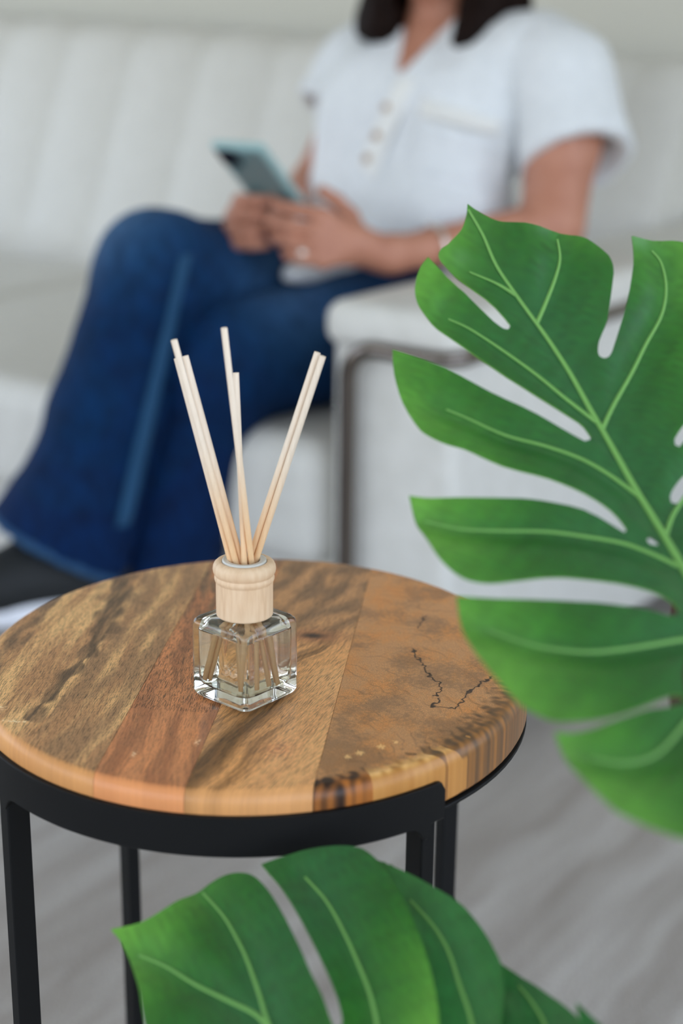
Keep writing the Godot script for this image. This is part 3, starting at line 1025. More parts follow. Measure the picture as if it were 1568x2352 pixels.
# A curved flat bar round part of the rim, rounded at its ends and filleted into the legs.
func band(a0: float, a1: float, legs: Array) -> ArrayMesh:
	var v := PackedVector3Array()
	var idx := PackedInt32Array()
	var n := 120
	for i in n + 1:
		var d := lerpf(a0, a1, float(i) / n)
		var a := deg_to_rad(d)
		var run := minf(d - a0, a1 - d) * PI / 180.0 * 0.1835
		var c := maxf(0.0, 0.005 - run)
		var y1 := HT - 0.0129 - (0.005 - sqrt(maxf(0.0, 0.000025 - c * c)))
		var y0 := HT - 0.0363
		for l in legs:
			var g := absf(d - float(l)) * PI / 180.0 * 0.1835 - 0.0049
			var inside: bool = d > legs[0] and d < legs[1]
			if inside and g < 0.009:
				var e := 0.009 - maxf(g, 0.0)
				y0 = minf(y0, HT - 0.0363 - (0.009 - sqrt(maxf(0.0, 0.000081 - e * e))))
		var b := 0.0006
		for q in [[0.1803, y0], [0.1835 - b, y0], [0.1835, y0 + b], [0.1835, y1 - b], [0.1835 - b, y1], [0.1803, y1]]:
			v.append(Vector3(cos(a) * q[0], q[1], sin(a) * q[0]))
	# split corners so that the flat faces stay flat
	var vv := PackedVector3Array()
	for side in 6:
		var m := vv.size()
		for i in n + 1:
			vv.append(v[i * 6 + side])
			vv.append(v[i * 6 + (side + 1) % 6])
		for i in n:
			var a := m + i * 2
			idx.append_array(PackedInt32Array([a, a + 1, a + 2, a + 1, a + 3, a + 2]))
	for end in 2:
		var m := vv.size()
		for k in 6:
			vv.append(v[(0 if end == 0 else n * 6) + k])
		for k in range(1, 5):
			idx.append_array(PackedInt32Array([m, m + k + 1, m + k] if end == 0 else [m, m + k, m + k + 1]))
	return mk(vv, idx)


func mixc(a: Vector3, b: Vector3, t: float) -> Vector3:
	return a.lerp(b, clampf(t, 0.0, 1.0))


func seg_gap(p: Vector2, a: Vector2, b: Vector2) -> float:
	return p.distance_to(Geometry2D.get_closest_point_to_segment(p, a, b))


# The grain of the four planks, in millimetres: s across the planks, t along them.
func wood_material() -> StandardMaterial3D:
	var n := 1280
	var by := PackedByteArray()
	by.resize(n * n * 3)
	var f := FastNoiseLite.new()
	f.noise_type = FastNoiseLite.TYPE_SIMPLEX
	f.fractal_type = FastNoiseLite.FRACTAL_NONE
	f.frequency = 1.0
	f.seed = 5
	var tan_ := Vector3(0.76, 0.62, 0.43)
	var grey := Vector3(0.40, 0.315, 0.235)
	var mid := Vector3(0.60, 0.455, 0.315)
	var red := Vector3(0.70, 0.475, 0.315)
	var red_d := Vector3(0.55, 0.365, 0.245)
	var gold := Vector3(0.77, 0.575, 0.375)
	var gold_d := Vector3(0.46, 0.335, 0.205)
	var nut := Vector3(0.645, 0.485, 0.33)
	var nut_d := Vector3(0.43, 0.335, 0.245)
	var amber := Vector3(0.74, 0.49, 0.25)
	var black := Vector3(0.14, 0.10, 0.08)
	var pale := Vector3(0.82, 0.69, 0.47)
	var streak := [Vector2(-119.7, -125), Vector2(-112, -70), Vector2(-107, -29), Vector2(-106, 23), Vector2(-109.4, 71), Vector2(-116, 122)]
	var crack := [Vector2(104.6, -70.7), Vector2(101, -48), Vector2(100.1, -12.4), Vector2(101.4, -3), Vector2(108, 12), Vector2(113.2, 31.3), Vector2(119.9, 40.4), Vector2(120.8, 52), Vector2(117.5, 60), Vector2(121.0, 63), Vector2(116.4, 75.8), Vector2(122, 73.5), Vector2(129.8, 75.8), Vector2(134.2, 66), Vector2(136.2, 54.6), Vector2(144.2, 37.1), Vector2(152, 26)]
	var k := 0
	for y in n:
		var t := ((y + 0.5) / n - 0.5) * 372.0
		for x in n:
			var s := ((x + 0.5) / n - 0.5) * 372.0
			var c: Vector3
			var rr := s * s + t * t
			if rr > 35000.0:
				k += 3
				continue
			s *= 0.97
			var t0 := t
			t = t * 1.035 + 10.5
			var rim := clampf((sqrt(rr) - 174.5) / 3.0, 0.0, 1.0)
			if s < -60.0:
				var a := s + 0.02 * t + 3.0 * f.get_noise_2d(s * 0.006, t * 0.008)
				var g1 := f.get_noise_2d(a * 0.045, t * 0.006 + 3.0)
				var g2 := f.get_noise_2d(a * 0.22, t * 0.018 + 9.0)
				c = mixc(mid, tan_, 0.5 + 0.75 * g1 + 0.35 * g2)
				if s < -150.0:
					c = mixc(c, grey, 0.35 + 0.6 * f.get_noise_2d(a * 0.1, t * 0.02))
				if s > -104.0:
					c = mixc(c, Vector3(0.52, 0.405, 0.29), 0.5 + 0.5 * f.get_noise_2d(a * 0.07, t * 0.014 + 70.0))
				var d := 99.0
				for i in 5:
					d = minf(d, seg_gap(Vector2(s, t), streak[i], streak[i + 1]))
				var ww := 5.0 + 4.5 * f.get_noise_2d(s * 0.06, t * 0.03) + (4.0 if t < -10.0 else 0.0)
				c = mixc(c, grey * 0.82, (1.0 - smoothstep(ww * 0.35, ww * 1.5, d)) * (0.75 + 0.35 * g2))
				c *= pore(f, s + 0.02 * t, t, 0.62 * (1.0 - 0.7 * rim))
				c = mixc(c, amber, rim * 0.5)
			elif s < -8.0:
				var a := s - 0.10 * t + 3.0 * f.get_noise_2d(s * 0.01, t * 0.014 + 30.0)
				var g1 := f.get_noise_2d(a * 0.06 + 40.0, t * 0.006)
				var g2 := f.get_noise_2d(a * 0.3 + 10.0, t * 0.02)
				c = mixc(red_d, red, 0.62 + 0.8 * g1 + 0.35 * g2)
				c = mixc(c, grey, (0.55 * smoothstep(-20.0, -90.0, t) + 0.12) * (0.6 + 0.8 * f.get_noise_2d(a * 0.09, t * 0.02)))
				c *= pore(f, s - 0.04 * t, t, (0.8 if t < 100.0 else 0.35) * (1.0 - 0.7 * rim))
				c = mixc(c, Vector3(0.74, 0.50, 0.32), rim * 0.6)
			elif s < 59.5:
				var a := s + 0.30 * t + 5.0 * f.get_noise_2d(s * 0.014, t * 0.012 + 60.0)
				var g1 := f.get_noise_2d(a * 0.05 + 80.0, t * 0.004)
				var g2 := f.get_noise_2d(a * 0.26, t * 0.012 + 50.0)
				c = mixc(gold_d, gold, 0.76 + 0.5 * g1 + 0.35 * g2)
				var band_ := exp(-pow((s + 0.30 * t - 46.0) / 9.0, 2.0)) * smoothstep(45.0, 85.0, t)
				c = mixc(c, gold_d * 0.8, band_ * (0.9 + 0.5 * g2))
				var side := smoothstep(32.0, 52.0, s + 0.1 * t)
				c = mixc(c, Vector3(0.80, 0.61, 0.42), side * 0.7 * smoothstep(10.0, 40.0, t))
				var back := smoothstep(0.0, -60.0, t)
				c = mixc(c, mixc(grey, mid, 0.5 + 0.9 * f.get_noise_2d(a * 0.04, t * 0.015)), back * 0.75)
				var kn := Vector2((s - 33.0) / 9.0, (t + 25.0) / 5.0)
				c = mixc(c, red_d, exp(-kn.length_squared() * 0.22) * 0.8)
				c = mixc(c, black, exp(-kn.length_squared() * 1.6) * 0.95)
				var k2 := Vector2(s - 34.0, t - 141.0).length()
				c = mixc(c, red * 0.95, exp(-k2 * k2 / 60.0) * (0.5 + 0.4 * sin(k2 * 1.5)))
				c *= pore(f, s + 0.28 * t, t, 0.62 * (1.0 - 0.7 * rim))
				c = mixc(c, mid, rim * 0.35)
			else:
				var q := Vector2(s - 20.0, (t - 190.0) * 0.8)
				var ring := q.length() + 9.0 * f.get_noise_2d(s * 0.012, t * 0.012) + 1.5 * f.get_noise_2d(s * 0.07, t * 0.07)
				var g1 := f.get_noise_2d(s * 0.014, t * 0.014 + 20.0)
				c = mixc(nut, amber * 0.95, 0.2 + 0.30 * f.get_noise_2d(s * 0.02 + 60.0, t * 0.02) + 0.16 * f.get_noise_2d(s * 0.11 + 60.0, t * 0.05) + 0.10 * f.get_noise_2d(s * 0.4, t * 0.2))
				var rg := fposmod(ring / 9.5, 1.0)
				c *= 1.0 - 0.13 * (0.55 + 0.9 * f.get_noise_2d(s * 0.03, t * 0.03 + 9.0)) * smoothstep(0.8, 0.97, rg) * smoothstep(1.0, 0.98, rg)
				c = mixc(c, nut_d, smoothstep(-0.35, 1.35, g1 + 0.45 * f.get_noise_2d(s * 0.05, t * 0.05) + 0.35 * f.get_noise_2d(s * 0.2, t * 0.2) + 0.2 * f.get_noise_2d(s * 0.6, t * 0.5) + 0.45 * smoothstep(60.0, 150.0, t)) * 0.6)
				c *= 1.0 + 0.05 * f.get_noise_2d(s * 0.9, t * 0.5)
				c *= 1.0 - 0.24 * smoothstep(0.45, 0.8, f.get_noise_2d(s * 1.5, t * 1.1 + 4.0))
				var d := 99.0
				var me := Vector2(s + 1.3 * f.get_noise_2d(s * 0.16, t * 0.16), t + 1.3 * f.get_noise_2d(s * 0.16 + 50.0, t * 0.16))
				if s > 90.0 and t > -80.0 and t < 90.0:
					for i in crack.size() - 1:
						if i != 1 and i != 8:
							d = minf(d, seg_gap(me, crack[i], crack[i + 1]))
					c = mixc(c, black, (1.0 - smoothstep(0.25, 1.0, d)) * 0.9)
				for sp in [Vector3(74, 146, 1.7), Vector3(80, 140, 2.2), Vector3(91, 131, 2.0), Vector3(99, 124, 1.4)]:
					if Vector2(s - sp.x, (t - sp.y) * 0.8).length() + f.get_noise_2d(s * 0.5, t * 0.5) < sp.z:
						c = mixc(c, pale, 0.7)
				# the rim: charred by the joint, then pale, then dark and curly
				var ang := rad_to_deg(atan2(t, s))
				var curl := 0.5 + 0.35 * f.get_noise_2d(ang * 0.45, sqrt(rr) * 0.08) + 0.2 * f.get_noise_2d(s * 0.12, t * 0.12)
				var r1 := clampf((sqrt(rr) - 164.0 - 6.0 * curl) / 6.0, 0.0, 1.0)
				if ang > 62.0:
					c = mixc(c, mixc(black * 1.2, Vector3(0.52, 0.33, 0.16), curl * 1.3 - 0.25 + (70.0 - ang) * 0.05), r1)
				elif ang > 46.0 + 9.0 * f.get_noise_2d(s * 0.06, t * 0.06):
					c = mixc(c, mixc(Vector3(0.55, 0.39, 0.2), pale, curl * 1.1 * (1.0 - rim * 0.8)), r1 * 0.9)
				elif ang > -20.0:
					c = mixc(c, mixc(nut_d * 0.62, Vector3(0.46, 0.32, 0.17), curl * 1.2), clampf((sqrt(rr) - 152.0 - 14.0 * curl) / 12.0, 0.0, 1.0) * 0.9)
			# wear: a few pale rubs
			for sp in [Vector4(-12, 138, 1.6, 5.0), Vector4(-121, 126, 9.0, 1.6), Vector4(-137, 110, 5.0, 3.5), Vector4(-44, 158, 1.4, 4.0)]:
				var e := Vector2((s - sp.x) / sp.z, (t - sp.y) / sp.w).length() + 0.7 * f.get_noise_2d(s * 0.35, t * 0.35)
				if e < 1.0:
					c = mixc(c, Vector3(0.84, 0.76, 0.64), (1.0 - e) * 0.7)
			var own := Vector3(0.66, 0.50, 0.33) if s < -60.0 else (Vector3(0.70, 0.49, 0.325) if s < -8.0 else Vector3(0.66, 0.49, 0.31))
			if s < 59.5:
				c = mixc(c, own * 0.92, rim * 0.55)
			c = Vector3(c.x * 1.32, c.y * 1.27, c.z * 1.22)
			by[k] = int(clampf(c.x, 0.0, 1.0) * 255.0)
			by[k + 1] = int(clampf(c.y, 0.0, 1.0) * 255.0)
			by[k + 2] = int(clampf(c.z, 0.0, 1.0) * 255.0)
			k += 3
			t = t0
	var m := mat("mango_wood", Color.WHITE, 0.34)
	m.albedo_texture = ImageTexture.create_from_image(Image.create_from_data(n, n, false, Image.FORMAT_RGB8, by))
	m.texture_repeat = false
	m.metallic_specular = 0.42
	return m


# Short dark pores along the grain.
func pore(f: FastNoiseLite, a: float, t: float, strength: float) -> float:
	var p := f.get_noise_2d(a * 1.15, t * 0.055 + 200.0)
	var q := f.get_noise_2d(a * 2.1, t * 0.11 + 400.0)
	return 1.0 - strength * (0.50 * smoothstep(0.42, 0.80, p) + 0.40 * smoothstep(0.42, 0.80, q)) + 0.06 * q


# ---- the diffuser ------------------------------------------------------------------
# A body swept round the y axis whose section is a rounded square: rows of (height, half width, corner radius).
func square_lathe(rows: Array, seg := 10) -> ArrayMesh:
	var v := PackedVector3Array()
	var idx := PackedInt32Array()
	var w := 4 * (seg + 1)
	for r in rows:
		for q in 4:
			for k in seg + 1:
				var a := PI * 0.5 * (q + float(k) / seg)
				var c := float(r[1]) - float(r[2])
				v.append(Vector3((c if q == 0 or q == 3 else -c) + cos(a) * r[2], r[0], (c if q < 2 else -c) + sin(a) * r[2]))
	for j in rows.size() - 1:
		for i in w:
			var a := j * w + i
			var b := j * w + (i + 1) % w
			idx.append_array(PackedInt32Array([a, a + w, b, b, a + w, b + w]))
	return mk(v, idx)


func make_diffuser() -> void:
	var o := thing("diffuser_bottle", "clear cube glass diffuser bottle with a pale turned wood collar on the round table", "diffuser bottle", BOTTLE, -0.712)
	var e := 0.0004
	var glass := [[0.0010, e, e], [0.0010, 0.0165, 0.006], [0.0002, 0.0190, 0.006], [0.0006, 0.0208, 0.006], [0.0020, 0.0223, 0.0052], [0.0042, 0.0230, 0.0042], [0.020, 0.0231, 0.0042], [0.0460, 0.0230, 0.0042],
		[0.0485, 0.0225, 0.0050], [0.0499, 0.0213, 0.0058], [0.0505, 0.0195, 0.0070], [0.0508, 0.0145, 0.0135], [0.0512, 0.0122, 0.0122], [0.0530, 0.0115, 0.0115], [0.0825, 0.0115, 0.0115], [0.0830, 0.0112, 0.0112],
		[0.0830, 0.0091, 0.0091], [0.0825, 0.0088, 0.0088], [0.0540, 0.0087, 0.0087], [0.0495, 0.0094, 0.0094], [0.0476, 0.0130, 0.0120], [0.0468, 0.0165, 0.0085], [0.0450, 0.0188, 0.0060],
		[0.0425, 0.0194, 0.0050], [0.0250, 0.0194, 0.0050], [0.0115, 0.0191, 0.0050], [0.0092, 0.0182, 0.0060], [0.0083, 0.0165, 0.0075], [0.0080, 0.0120, 0.0075], [0.0080, e, e]]
	part("glass_body", square_lathe(glass), M.clear_glass, o)
	var oil := [[0.0079, e, e], [0.0079, 0.0120, 0.0075], [0.0082, 0.0166, 0.0075], [0.0091, 0.0183, 0.0060], [0.0114, 0.0192, 0.0050], [0.0250, 0.0195, 0.0050], [0.0424, 0.0195, 0.0050], [0.0434, 0.01935, 0.0054], [0.0432, 0.0182, 0.0045], [0.0430, 0.0165, 0.0040], [0.0430, e, e]]
	part("oil", square_lathe(oil), M.pale_oil, o)
	var cap := PackedVector2Array()
	for q in [[0.0118, 0.0514], [0.0160, 0.0514], [0.0167, 0.0520], [0.0168, 0.0530], [0.0168, 0.0718], [0.0167, 0.0725], [0.0173, 0.0730], [0.01765, 0.0742], [0.01765, 0.0752], [0.0173, 0.0763], [0.0171, 0.0767], [0.0177, 0.0773], [0.0183, 0.0786], [0.01855, 0.0803], [0.0183, 0.0821], [0.0176, 0.0836], [0.0165, 0.0846], [0.0152, 0.0850], [0.0136, 0.0850], [0.0132, 0.0846], [0.0132, 0.0822], [0.0118, 0.0820], [0.0118, 0.0514]]:
		cap.append(Vector2(q[0], q[1]))
	part("wood_collar", lathe(cap, 72), M.cap_wood, o)
	part("neck_ring", lathe(PackedVector2Array([Vector2(0.0089, 0.0832), Vector2(0.0130, 0.0832), Vector2(0.0131, 0.0852), Vector2(0.0127, 0.0859), Vector2(0.0120, 0.0861), Vector2(0.0112, 0.0857), Vector2(0.0102, 0.0858), Vector2(0.0094, 0.0856), Vector2(0.0089, 0.0850), Vector2(0.0089, 0.0832)]), 48), M.frosted_plastic, o)
	# reeds: top, lower end, look
	var g := "reeds in the diffuser bottle"
	reed(Vector3(-0.0937, 0.8439, -0.8528), Vector3(-0.0427, 0.6364, -0.8640), 0.0019, "slim pale reed leaning left, highest tip of the left hand three", g)
	reed(Vector3(-0.0942, 0.8296, -0.8714), Vector3(-0.0453, 0.6364, -0.8559), 0.0019, "left edge reed of the leaning left three, shorter than its neighbour", g)
	reed(Vector3(-0.0895, 0.8309, -0.8716), Vector3(-0.0387, 0.6364, -0.8567), 0.0018, "right edge reed of the three that lean left", g)
	reed(Vector3(-0.0653, 0.8525, -0.8447), Vector3(-0.0451, 0.6364, -0.8691), 0.0018, "thin upright reed with the highest tip of all", g)
	reed(Vector3(-0.0610, 0.8213, -0.8725), Vector3(-0.0529, 0.6364, -0.8499), 0.0018, "short upright reed behind the tallest one, tip out of focus", g)
	reed(Vector3(-0.0146, 0.8345, -0.8685), Vector3(-0.0772, 0.6364, -0.8643), 0.0019, "front reed of the pair that lean right", g)
	reed(Vector3(-0.0115, 0.8334, -0.8638), Vector3(-0.0732, 0.6364, -0.8659), 0.0019, "rear reed of the pair that lean right", g)


func reed(top: Vector3, low: Vector3, r: float, label: String, group: String) -> void:
	var n := 24
	var path := PackedVector3Array()
	var cols := PackedColorArray()
	for k in n:
		var s := float(k) / (n - 1)
		path.append((top - low) * s)
		var wet := 1.0 - smoothstep(0.36, 0.75, s)
		cols.append(Color8(248, 231, 210).lerp(Color8(250, 206, 156), wet).srgb_to_linear())
	var rr := even(n, r, r)
	var m := tube(path, rr, 10, Vector3.UP, 1.0, cols)
	var o := part(named("diffuser_reed"), m, M.reed_wood, self, label)
	o.position = low
	o.set_meta("category", "reed stick")
	o.set_meta("group", group)


# ---- the plant ------------------------------------------------------------------
func pts(a: Array) -> PackedVector2Array:
	var r := PackedVector2Array()
	for i in range(0, a.size(), 2):
		r.append(Vector2(a[i], a[i + 1]) * 0.0001)
	return r


# A closed curve through the points that keeps sharp corners sharp.
func rounded(p: PackedVector2Array, steps := 3) -> PackedVector2Array:
	var n := p.size()
	var sharp := []
	for i in n:
		var a := (p[i] - p[(i + n - 1) % n]).normalized()
		var b := (p[(i + 1) % n] - p[i]).normalized()
		sharp.append(a.dot(b) < 0.35)
	var out := PackedVector2Array()
	for i in n:
		var j := (i + 1) % n
		var p0 := p[i] if sharp[i] else p[(i + n - 1) % n]
		var p3 := p[j] if sharp[j] else p[(j + 1) % n]
		var l := p[i].distance_to(p[j])
		# keep the tangents no longer than the stretch itself
		p0 = p[i] + (p0 - p[i]).limit_length(l)
		p3 = p[j] + (p3 - p[j]).limit_length(l)
		for k in steps:
			out.append(p[i].cubic_interpolate(p[j], p0, p3, float(k) / steps))
	return out


func bend(k: Array, q: Vector2) -> float:
	var x := q.x
	var y := q.y
	return k[0] + k[1] * x + k[2] * y + k[3] * x * x + k[4] * x * y + k[5] * y * y + k[6] * x * x * x + k[7] * x * x * y


func vein_gap(veins: Array, q: Vector2) -> float:
	var d := 9.0
	for v in veins:
		for i in v.size() - 1:
			d = minf(d, q.distance_squared_to(Geometry2D.get_closest_point_to_segment(q, v[i], v[i + 1])))
	return sqrt(d)


func leaf_height(k: Array, veins: Array, q: Vector2) -> float:
	var d := vein_gap(veins, q)
	return bend(k, q) + 0.0055 * (1.0 - exp(-d * d / 0.00014)) - 0.0034


func leaf(plant: Node3D, origin: Vector3, u: Vector3, v: Vector3, outline: PackedVector2Array, veins: Array, k: Array, span: float, light: Color, dark: Color, deep: Color, gap := PackedVector2Array()) -> MeshInstance3D:
	var n := u.cross(v).normalized()
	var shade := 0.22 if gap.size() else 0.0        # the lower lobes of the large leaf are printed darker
	var line := rounded(outline)
	var cell := 0.0034
	var lo := Vector2(9, 9)
	var hi := -lo
	for p in line:
		lo = lo.min(p)
		hi = hi.max(p)
	var nx := int((hi.x - lo.x) / cell) + 1
	var ny := int((hi.y - lo.y) / cell) + 1
	var rim := {}
	for i in line.size():
		var a := line[i]
		var b := line[(i + 1) % line.size()]
		var m := maxi(1, int(a.distance_to(b) / 0.0003))
		for s in m + 1:
			var p := (a.lerp(b, float(s) / m) - lo) / cell
			rim[Vector2i(int(p.x), int(p.y))] = true
	var cut := PackedVector2Array()
	for i in gap.size():
		cut.append(gap[i] * 1000.0)
		for s in 12:
			var p := (gap[i].lerp(gap[(i + 1) % gap.size()], s / 12.0) - lo) / cell
			rim[Vector2i(int(p.x), int(p.y))] = true
	var flat := PackedVector2Array()
	var idx := PackedInt32Array()
	var known := {}
	var big := PackedVector2Array()
	for p in line:
		big.append(p * 1000.0)
	for y in ny:
		for x in nx:
			var a := lo + Vector2(x, y) * cell
			var sq := PackedVector2Array([a, a + Vector2(cell, 0), a + Vector2(cell, cell), a + Vector2(0, cell)])
			var pieces := []
			if rim.has(Vector2i(x, y)):
				var bs := PackedVector2Array()
				for p in sq:
					bs.append(p * 1000.0)
				var found := Geometry2D.intersect_polygons(big, bs)
				if cut.size():
					var left_over: Array[PackedVector2Array] = []
					for piece in found:
						left_over.append_array(Geometry2D.clip_polygons(piece, cut))
					found = left_over
				for piece in found:
					var t := Geometry2D.triangulate_polygon(piece)
					var tri_ := PackedVector2Array()
					for i in t:
						tri_.append(piece[i] * 0.001)
					pieces.append(tri_)
			elif Geometry2D.is_point_in_polygon(a + Vector2(cell, cell) * 0.5, line) and not (cut.size() and Geometry2D.is_point_in_polygon((a + Vector2(cell, cell) * 0.5) * 1000.0, cut)):
				pieces.append(PackedVector2Array([sq[0], sq[1], sq[2], sq[0], sq[2], sq[3]]))
			for t in pieces:
				for i in range(0, t.size(), 3):
					var c := [t[i], t[i + 1], t[i + 2]]
					if (c[1] - c[0]).cross(c[2] - c[0]) < 0.0:
						c = [t[i], t[i + 2], t[i + 1]]
					for q in c:
						var key := Vector2i(roundi(q.x * 50000.0), roundi(q.y * 50000.0))
						if not known.has(key):
							known[key] = flat.size()
							flat.append(q)
						idx.append(known[key])
	var top := PackedVector3Array()
	var cols := PackedColorArray()
	for q in flat:
		var d := vein_gap(veins, q)
		top.append(Vector3(q.x, bend(k, q) + 0.0055 * (1.0 - exp(-d * d / 0.00014)) - 0.0034, -q.y))
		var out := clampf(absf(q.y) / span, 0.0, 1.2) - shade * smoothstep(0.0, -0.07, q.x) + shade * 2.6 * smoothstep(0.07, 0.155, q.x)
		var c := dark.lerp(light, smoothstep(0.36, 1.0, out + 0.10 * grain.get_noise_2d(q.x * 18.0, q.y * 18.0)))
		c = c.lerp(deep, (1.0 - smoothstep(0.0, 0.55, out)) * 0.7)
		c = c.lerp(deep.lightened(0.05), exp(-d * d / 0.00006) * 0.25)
		var stripe := grain.get_noise_2d(q.x * 220.0 + q.y * 160.0, q.y * 12.0)
		c = c * (1.0 + 0.16 * stripe)
		c.a = 1.0
		cols.append(c.srgb_to_linear())
	var mesh := mk(top, idx)
	var arr := mesh.surface_get_arrays(0)
	var nr: PackedVector3Array = arr[Mesh.ARRAY_NORMAL]
	var all := top.duplicate()
	var alln := nr.duplicate()
	var allc := cols.duplicate()
	var m := top.size()
	for i in m:
		all.append(top[i] - nr[i] * 0.0008)
		alln.append(-nr[i])
		allc.append(cols[i].lerp(Color(0.20, 0.34, 0.14), 0.4))
	var tris := idx.duplicate()
	for i in range(0, idx.size(), 3):
		tris.append_array(PackedInt32Array([idx[i] + m, idx[i + 2] + m, idx[i + 1] + m]))
	# the cut edge
	var area := 0.0
	for i in line.size():
		area += line[i].cross(line[(i + 1) % line.size()])
	var e := all.size()
	for i in line.size():
		var q := line[i]
		var t := (line[(i + 1) % line.size()] - line[(i + line.size() - 1) % line.size()]).normalized()
		var away := Vector2(t.y, -t.x) * signf(area)
		var h := leaf_height(k, veins, q)
		var c := light.srgb_to_linear()
		for s in 2:
			all.append(Vector3(q.x, h - 0.0008 * s, -q.y))
			alln.append(Vector3(away.x, 0, -away.y))
			allc.append(c)
	for i in line.size():
		var a := e + i * 2
		var b := e + ((i + 1) % line.size()) * 2
		tris.append_array(PackedInt32Array([a, a + 1, b, b, a + 1, b + 1] if area > 0.0 else [a, b, a + 1, b, b + 1, a + 1]))
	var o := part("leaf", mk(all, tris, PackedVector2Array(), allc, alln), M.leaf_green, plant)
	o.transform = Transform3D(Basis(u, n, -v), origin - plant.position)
	for i in veins.size():
		var p := PackedVector3Array()
		for q in veins[i]:
			p.append(Vector3(q.x, leaf_height(k, veins, q) + 0.0004, -q.y))
		p = smooth_path(p, 5)
		var large := gap.size() > 0
		var fat := 0.0024 if i == 0 and large else 0.0013
		part("midrib" if i == 0 else "vein", tube(p, even(p.size(), 0.0008 if i == 0 and large else fat, fat if i == 0 and large else 0.0006), 8, Vector3.UP, 0.62), M.leaf_vein, o)
	return o


func make_plant() -> void:
	var base := Vector3(0.34, 0.0, -0.36)
	var o := thing("potted_monstera", "green artificial split leaf monstera plant reaching in front of the table and sofa", "plant", base)
	var light := Color8(100, 158, 58)
	var dark := Color8(40, 98, 32)
	var deep := Color8(40, 92, 52)
	# the large leaf at the right
	var a := PackedVector2Array()
	a.append_array(pts([1534, 165, 1402, 78, 1348, 30, 1300, -42, 1215, -213, 1132, -316, 1077, -363, 950, -431, 897, -435, 845, -420, 611, -286, 509, -195, 456, -166, 425, -163]))
	a.append_array(pts([408, -181, 412, -211, 440, -246, 677, -432, 865, -547, 942, -580, 1010, -595, 984, -664, 913, -793, 844, -878, 738, -970, 619, -1022, 487, -1009, 349, -935]))
	a.append_array(pts([211, -813, -21, -531, -151, -349, -195, -297, -229, -284, -244, -302, -134, -474, -62, -611, -36, -759, -62, -869, -136, -932, -248, -917, -361, -821, -431, -670]))
	a.append_array(pts([-439, -533, -388, -319, -404, -245, -466, -158, -509, -118, -541, -109, -553, -133, -509, -287, -531, -394, -615, -478, -737, -505, -879, -463, -1012, -349, -1096, -212]))
	a.append_array(pts([-1115, -96, -1105, -19, -1145, 36, -1201, 39, -1247, -15, -1352, -31, -1495, 10, -1615, 119, -1677, 229, -1679, 308, -1604, 329, -1500, 304, -1414, 266, -1455, 316]))
	a.append_array(pts([-1554, 401, -1666, 484, -2445, 819, -2523, 921, -2559, 1026, -2452, 1135, -2390, 1179, -2326, 1214, -2151, 1237, -2001, 1237, -1846, 1209, -1864, 1146, -1867, 1027, -1822, 754]))
	a.append_array(pts([-1818, 662, -1804, 581, -1784, 541, -1763, 546, -1760, 608, -1802, 778, -1825, 959, -1791, 1157, -1755, 1207, -1638, 1268, -1279, 1296, -1096, 1274, -889, 1213, -1109, 614]))
	a.append_array(pts([-1224, 399, -1272, 336, -1285, 293, -1259, 263, -1201, 265, -1132, 305, -1068, 371, -1006, 458, -907, 658, -875, 773, -851, 979, -831, 1048, -792, 1109, -738, 1143]))
	a.append_array(pts([-658, 1167, -567, 1177, -348, 1165, -132, 1134, -177, 1033, -317, 629, -365, 526, -484, 353, -666, 220, -654, 204, -535, 231, -386, 304, -239, 425, -86, 609]))
	a.append_array(pts([88, 745, 148, 816, 218, 872, 288, 908, 493, 924, 693, 897, 846, 850, 634, 632, 403, 464, 192, 293, -37, 131, -39, 103, -17, 83, 91, 99]))
	a.append_array(pts([475, 347, 893, 565, 1050, 618, 1102, 621, 1159, 608, 1221, 576, 1275, 530, 1308, 480, 843, 276, 779, 240, 762, 219, 778, 203, 972, 270, 1262, 418]))
	a.append_array(pts([1301, 421, 1326, 395, 1337, 352, 1398, 252, 1487, 186]))
	var veins := [
		pts([1503, 171, 1346, 143, 1157, 133, 964, 95, 817, 64, 630, 29, 403, 4, 164, 0, 2, -1, -189, 4, -408, 17, -589, 26, -771, 40, -950, 61, -1179, 108, -1398, 181]),
		pts([959, 97, 1032, 147, 1087, 193, 1177, 282]),
		pts([79, 6, 262, 88, 465, 175, 676, 287, 861, 401, 958, 486]),
		pts([-448, 26, -269, 97, -121, 187, 14, 319, 148, 485, 314, 620, 415, 708]),
		pts([-952, 79, -833, 158, -723, 256, -624, 412, -536, 577, -461, 798, -392, 972, -290, 1111]),
		pts([-1400, 180, -1440, 240, -1416, 336, -1406, 489, -1392, 670, -1366, 795, -1297, 943, -1221, 1042, -1103, 1150]),
		pts([-1420, 180, -1592, 240, -1767, 429, -1948, 670, -2061, 863, -2065, 1011, -1999, 1118]),
		pts([758, 54, 861, -43, 976, -144, 1067, -204, 1165, -226]),
		pts([17, 3, 147, -124, 296, -293, 441, -447, 569, -594, 701, -678, 838, -707, 919, -683]),
		pts([-733, 24, -622, -74, -532, -187, -406, -353, -310, -515, -257, -676, -226, -816]),
		pts([-1179, 108, -1058, -5, -954, -130, -864, -290, -843, -399])]
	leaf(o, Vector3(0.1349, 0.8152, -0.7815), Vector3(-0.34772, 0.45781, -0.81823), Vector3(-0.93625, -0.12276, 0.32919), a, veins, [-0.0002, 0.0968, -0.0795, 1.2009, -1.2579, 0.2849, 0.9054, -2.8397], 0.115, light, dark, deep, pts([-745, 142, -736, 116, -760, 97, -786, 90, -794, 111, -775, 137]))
	var flat := [0.0, 0.0, 0.0, 0.0, 0.0, 0.0, 0.0, 0.0]
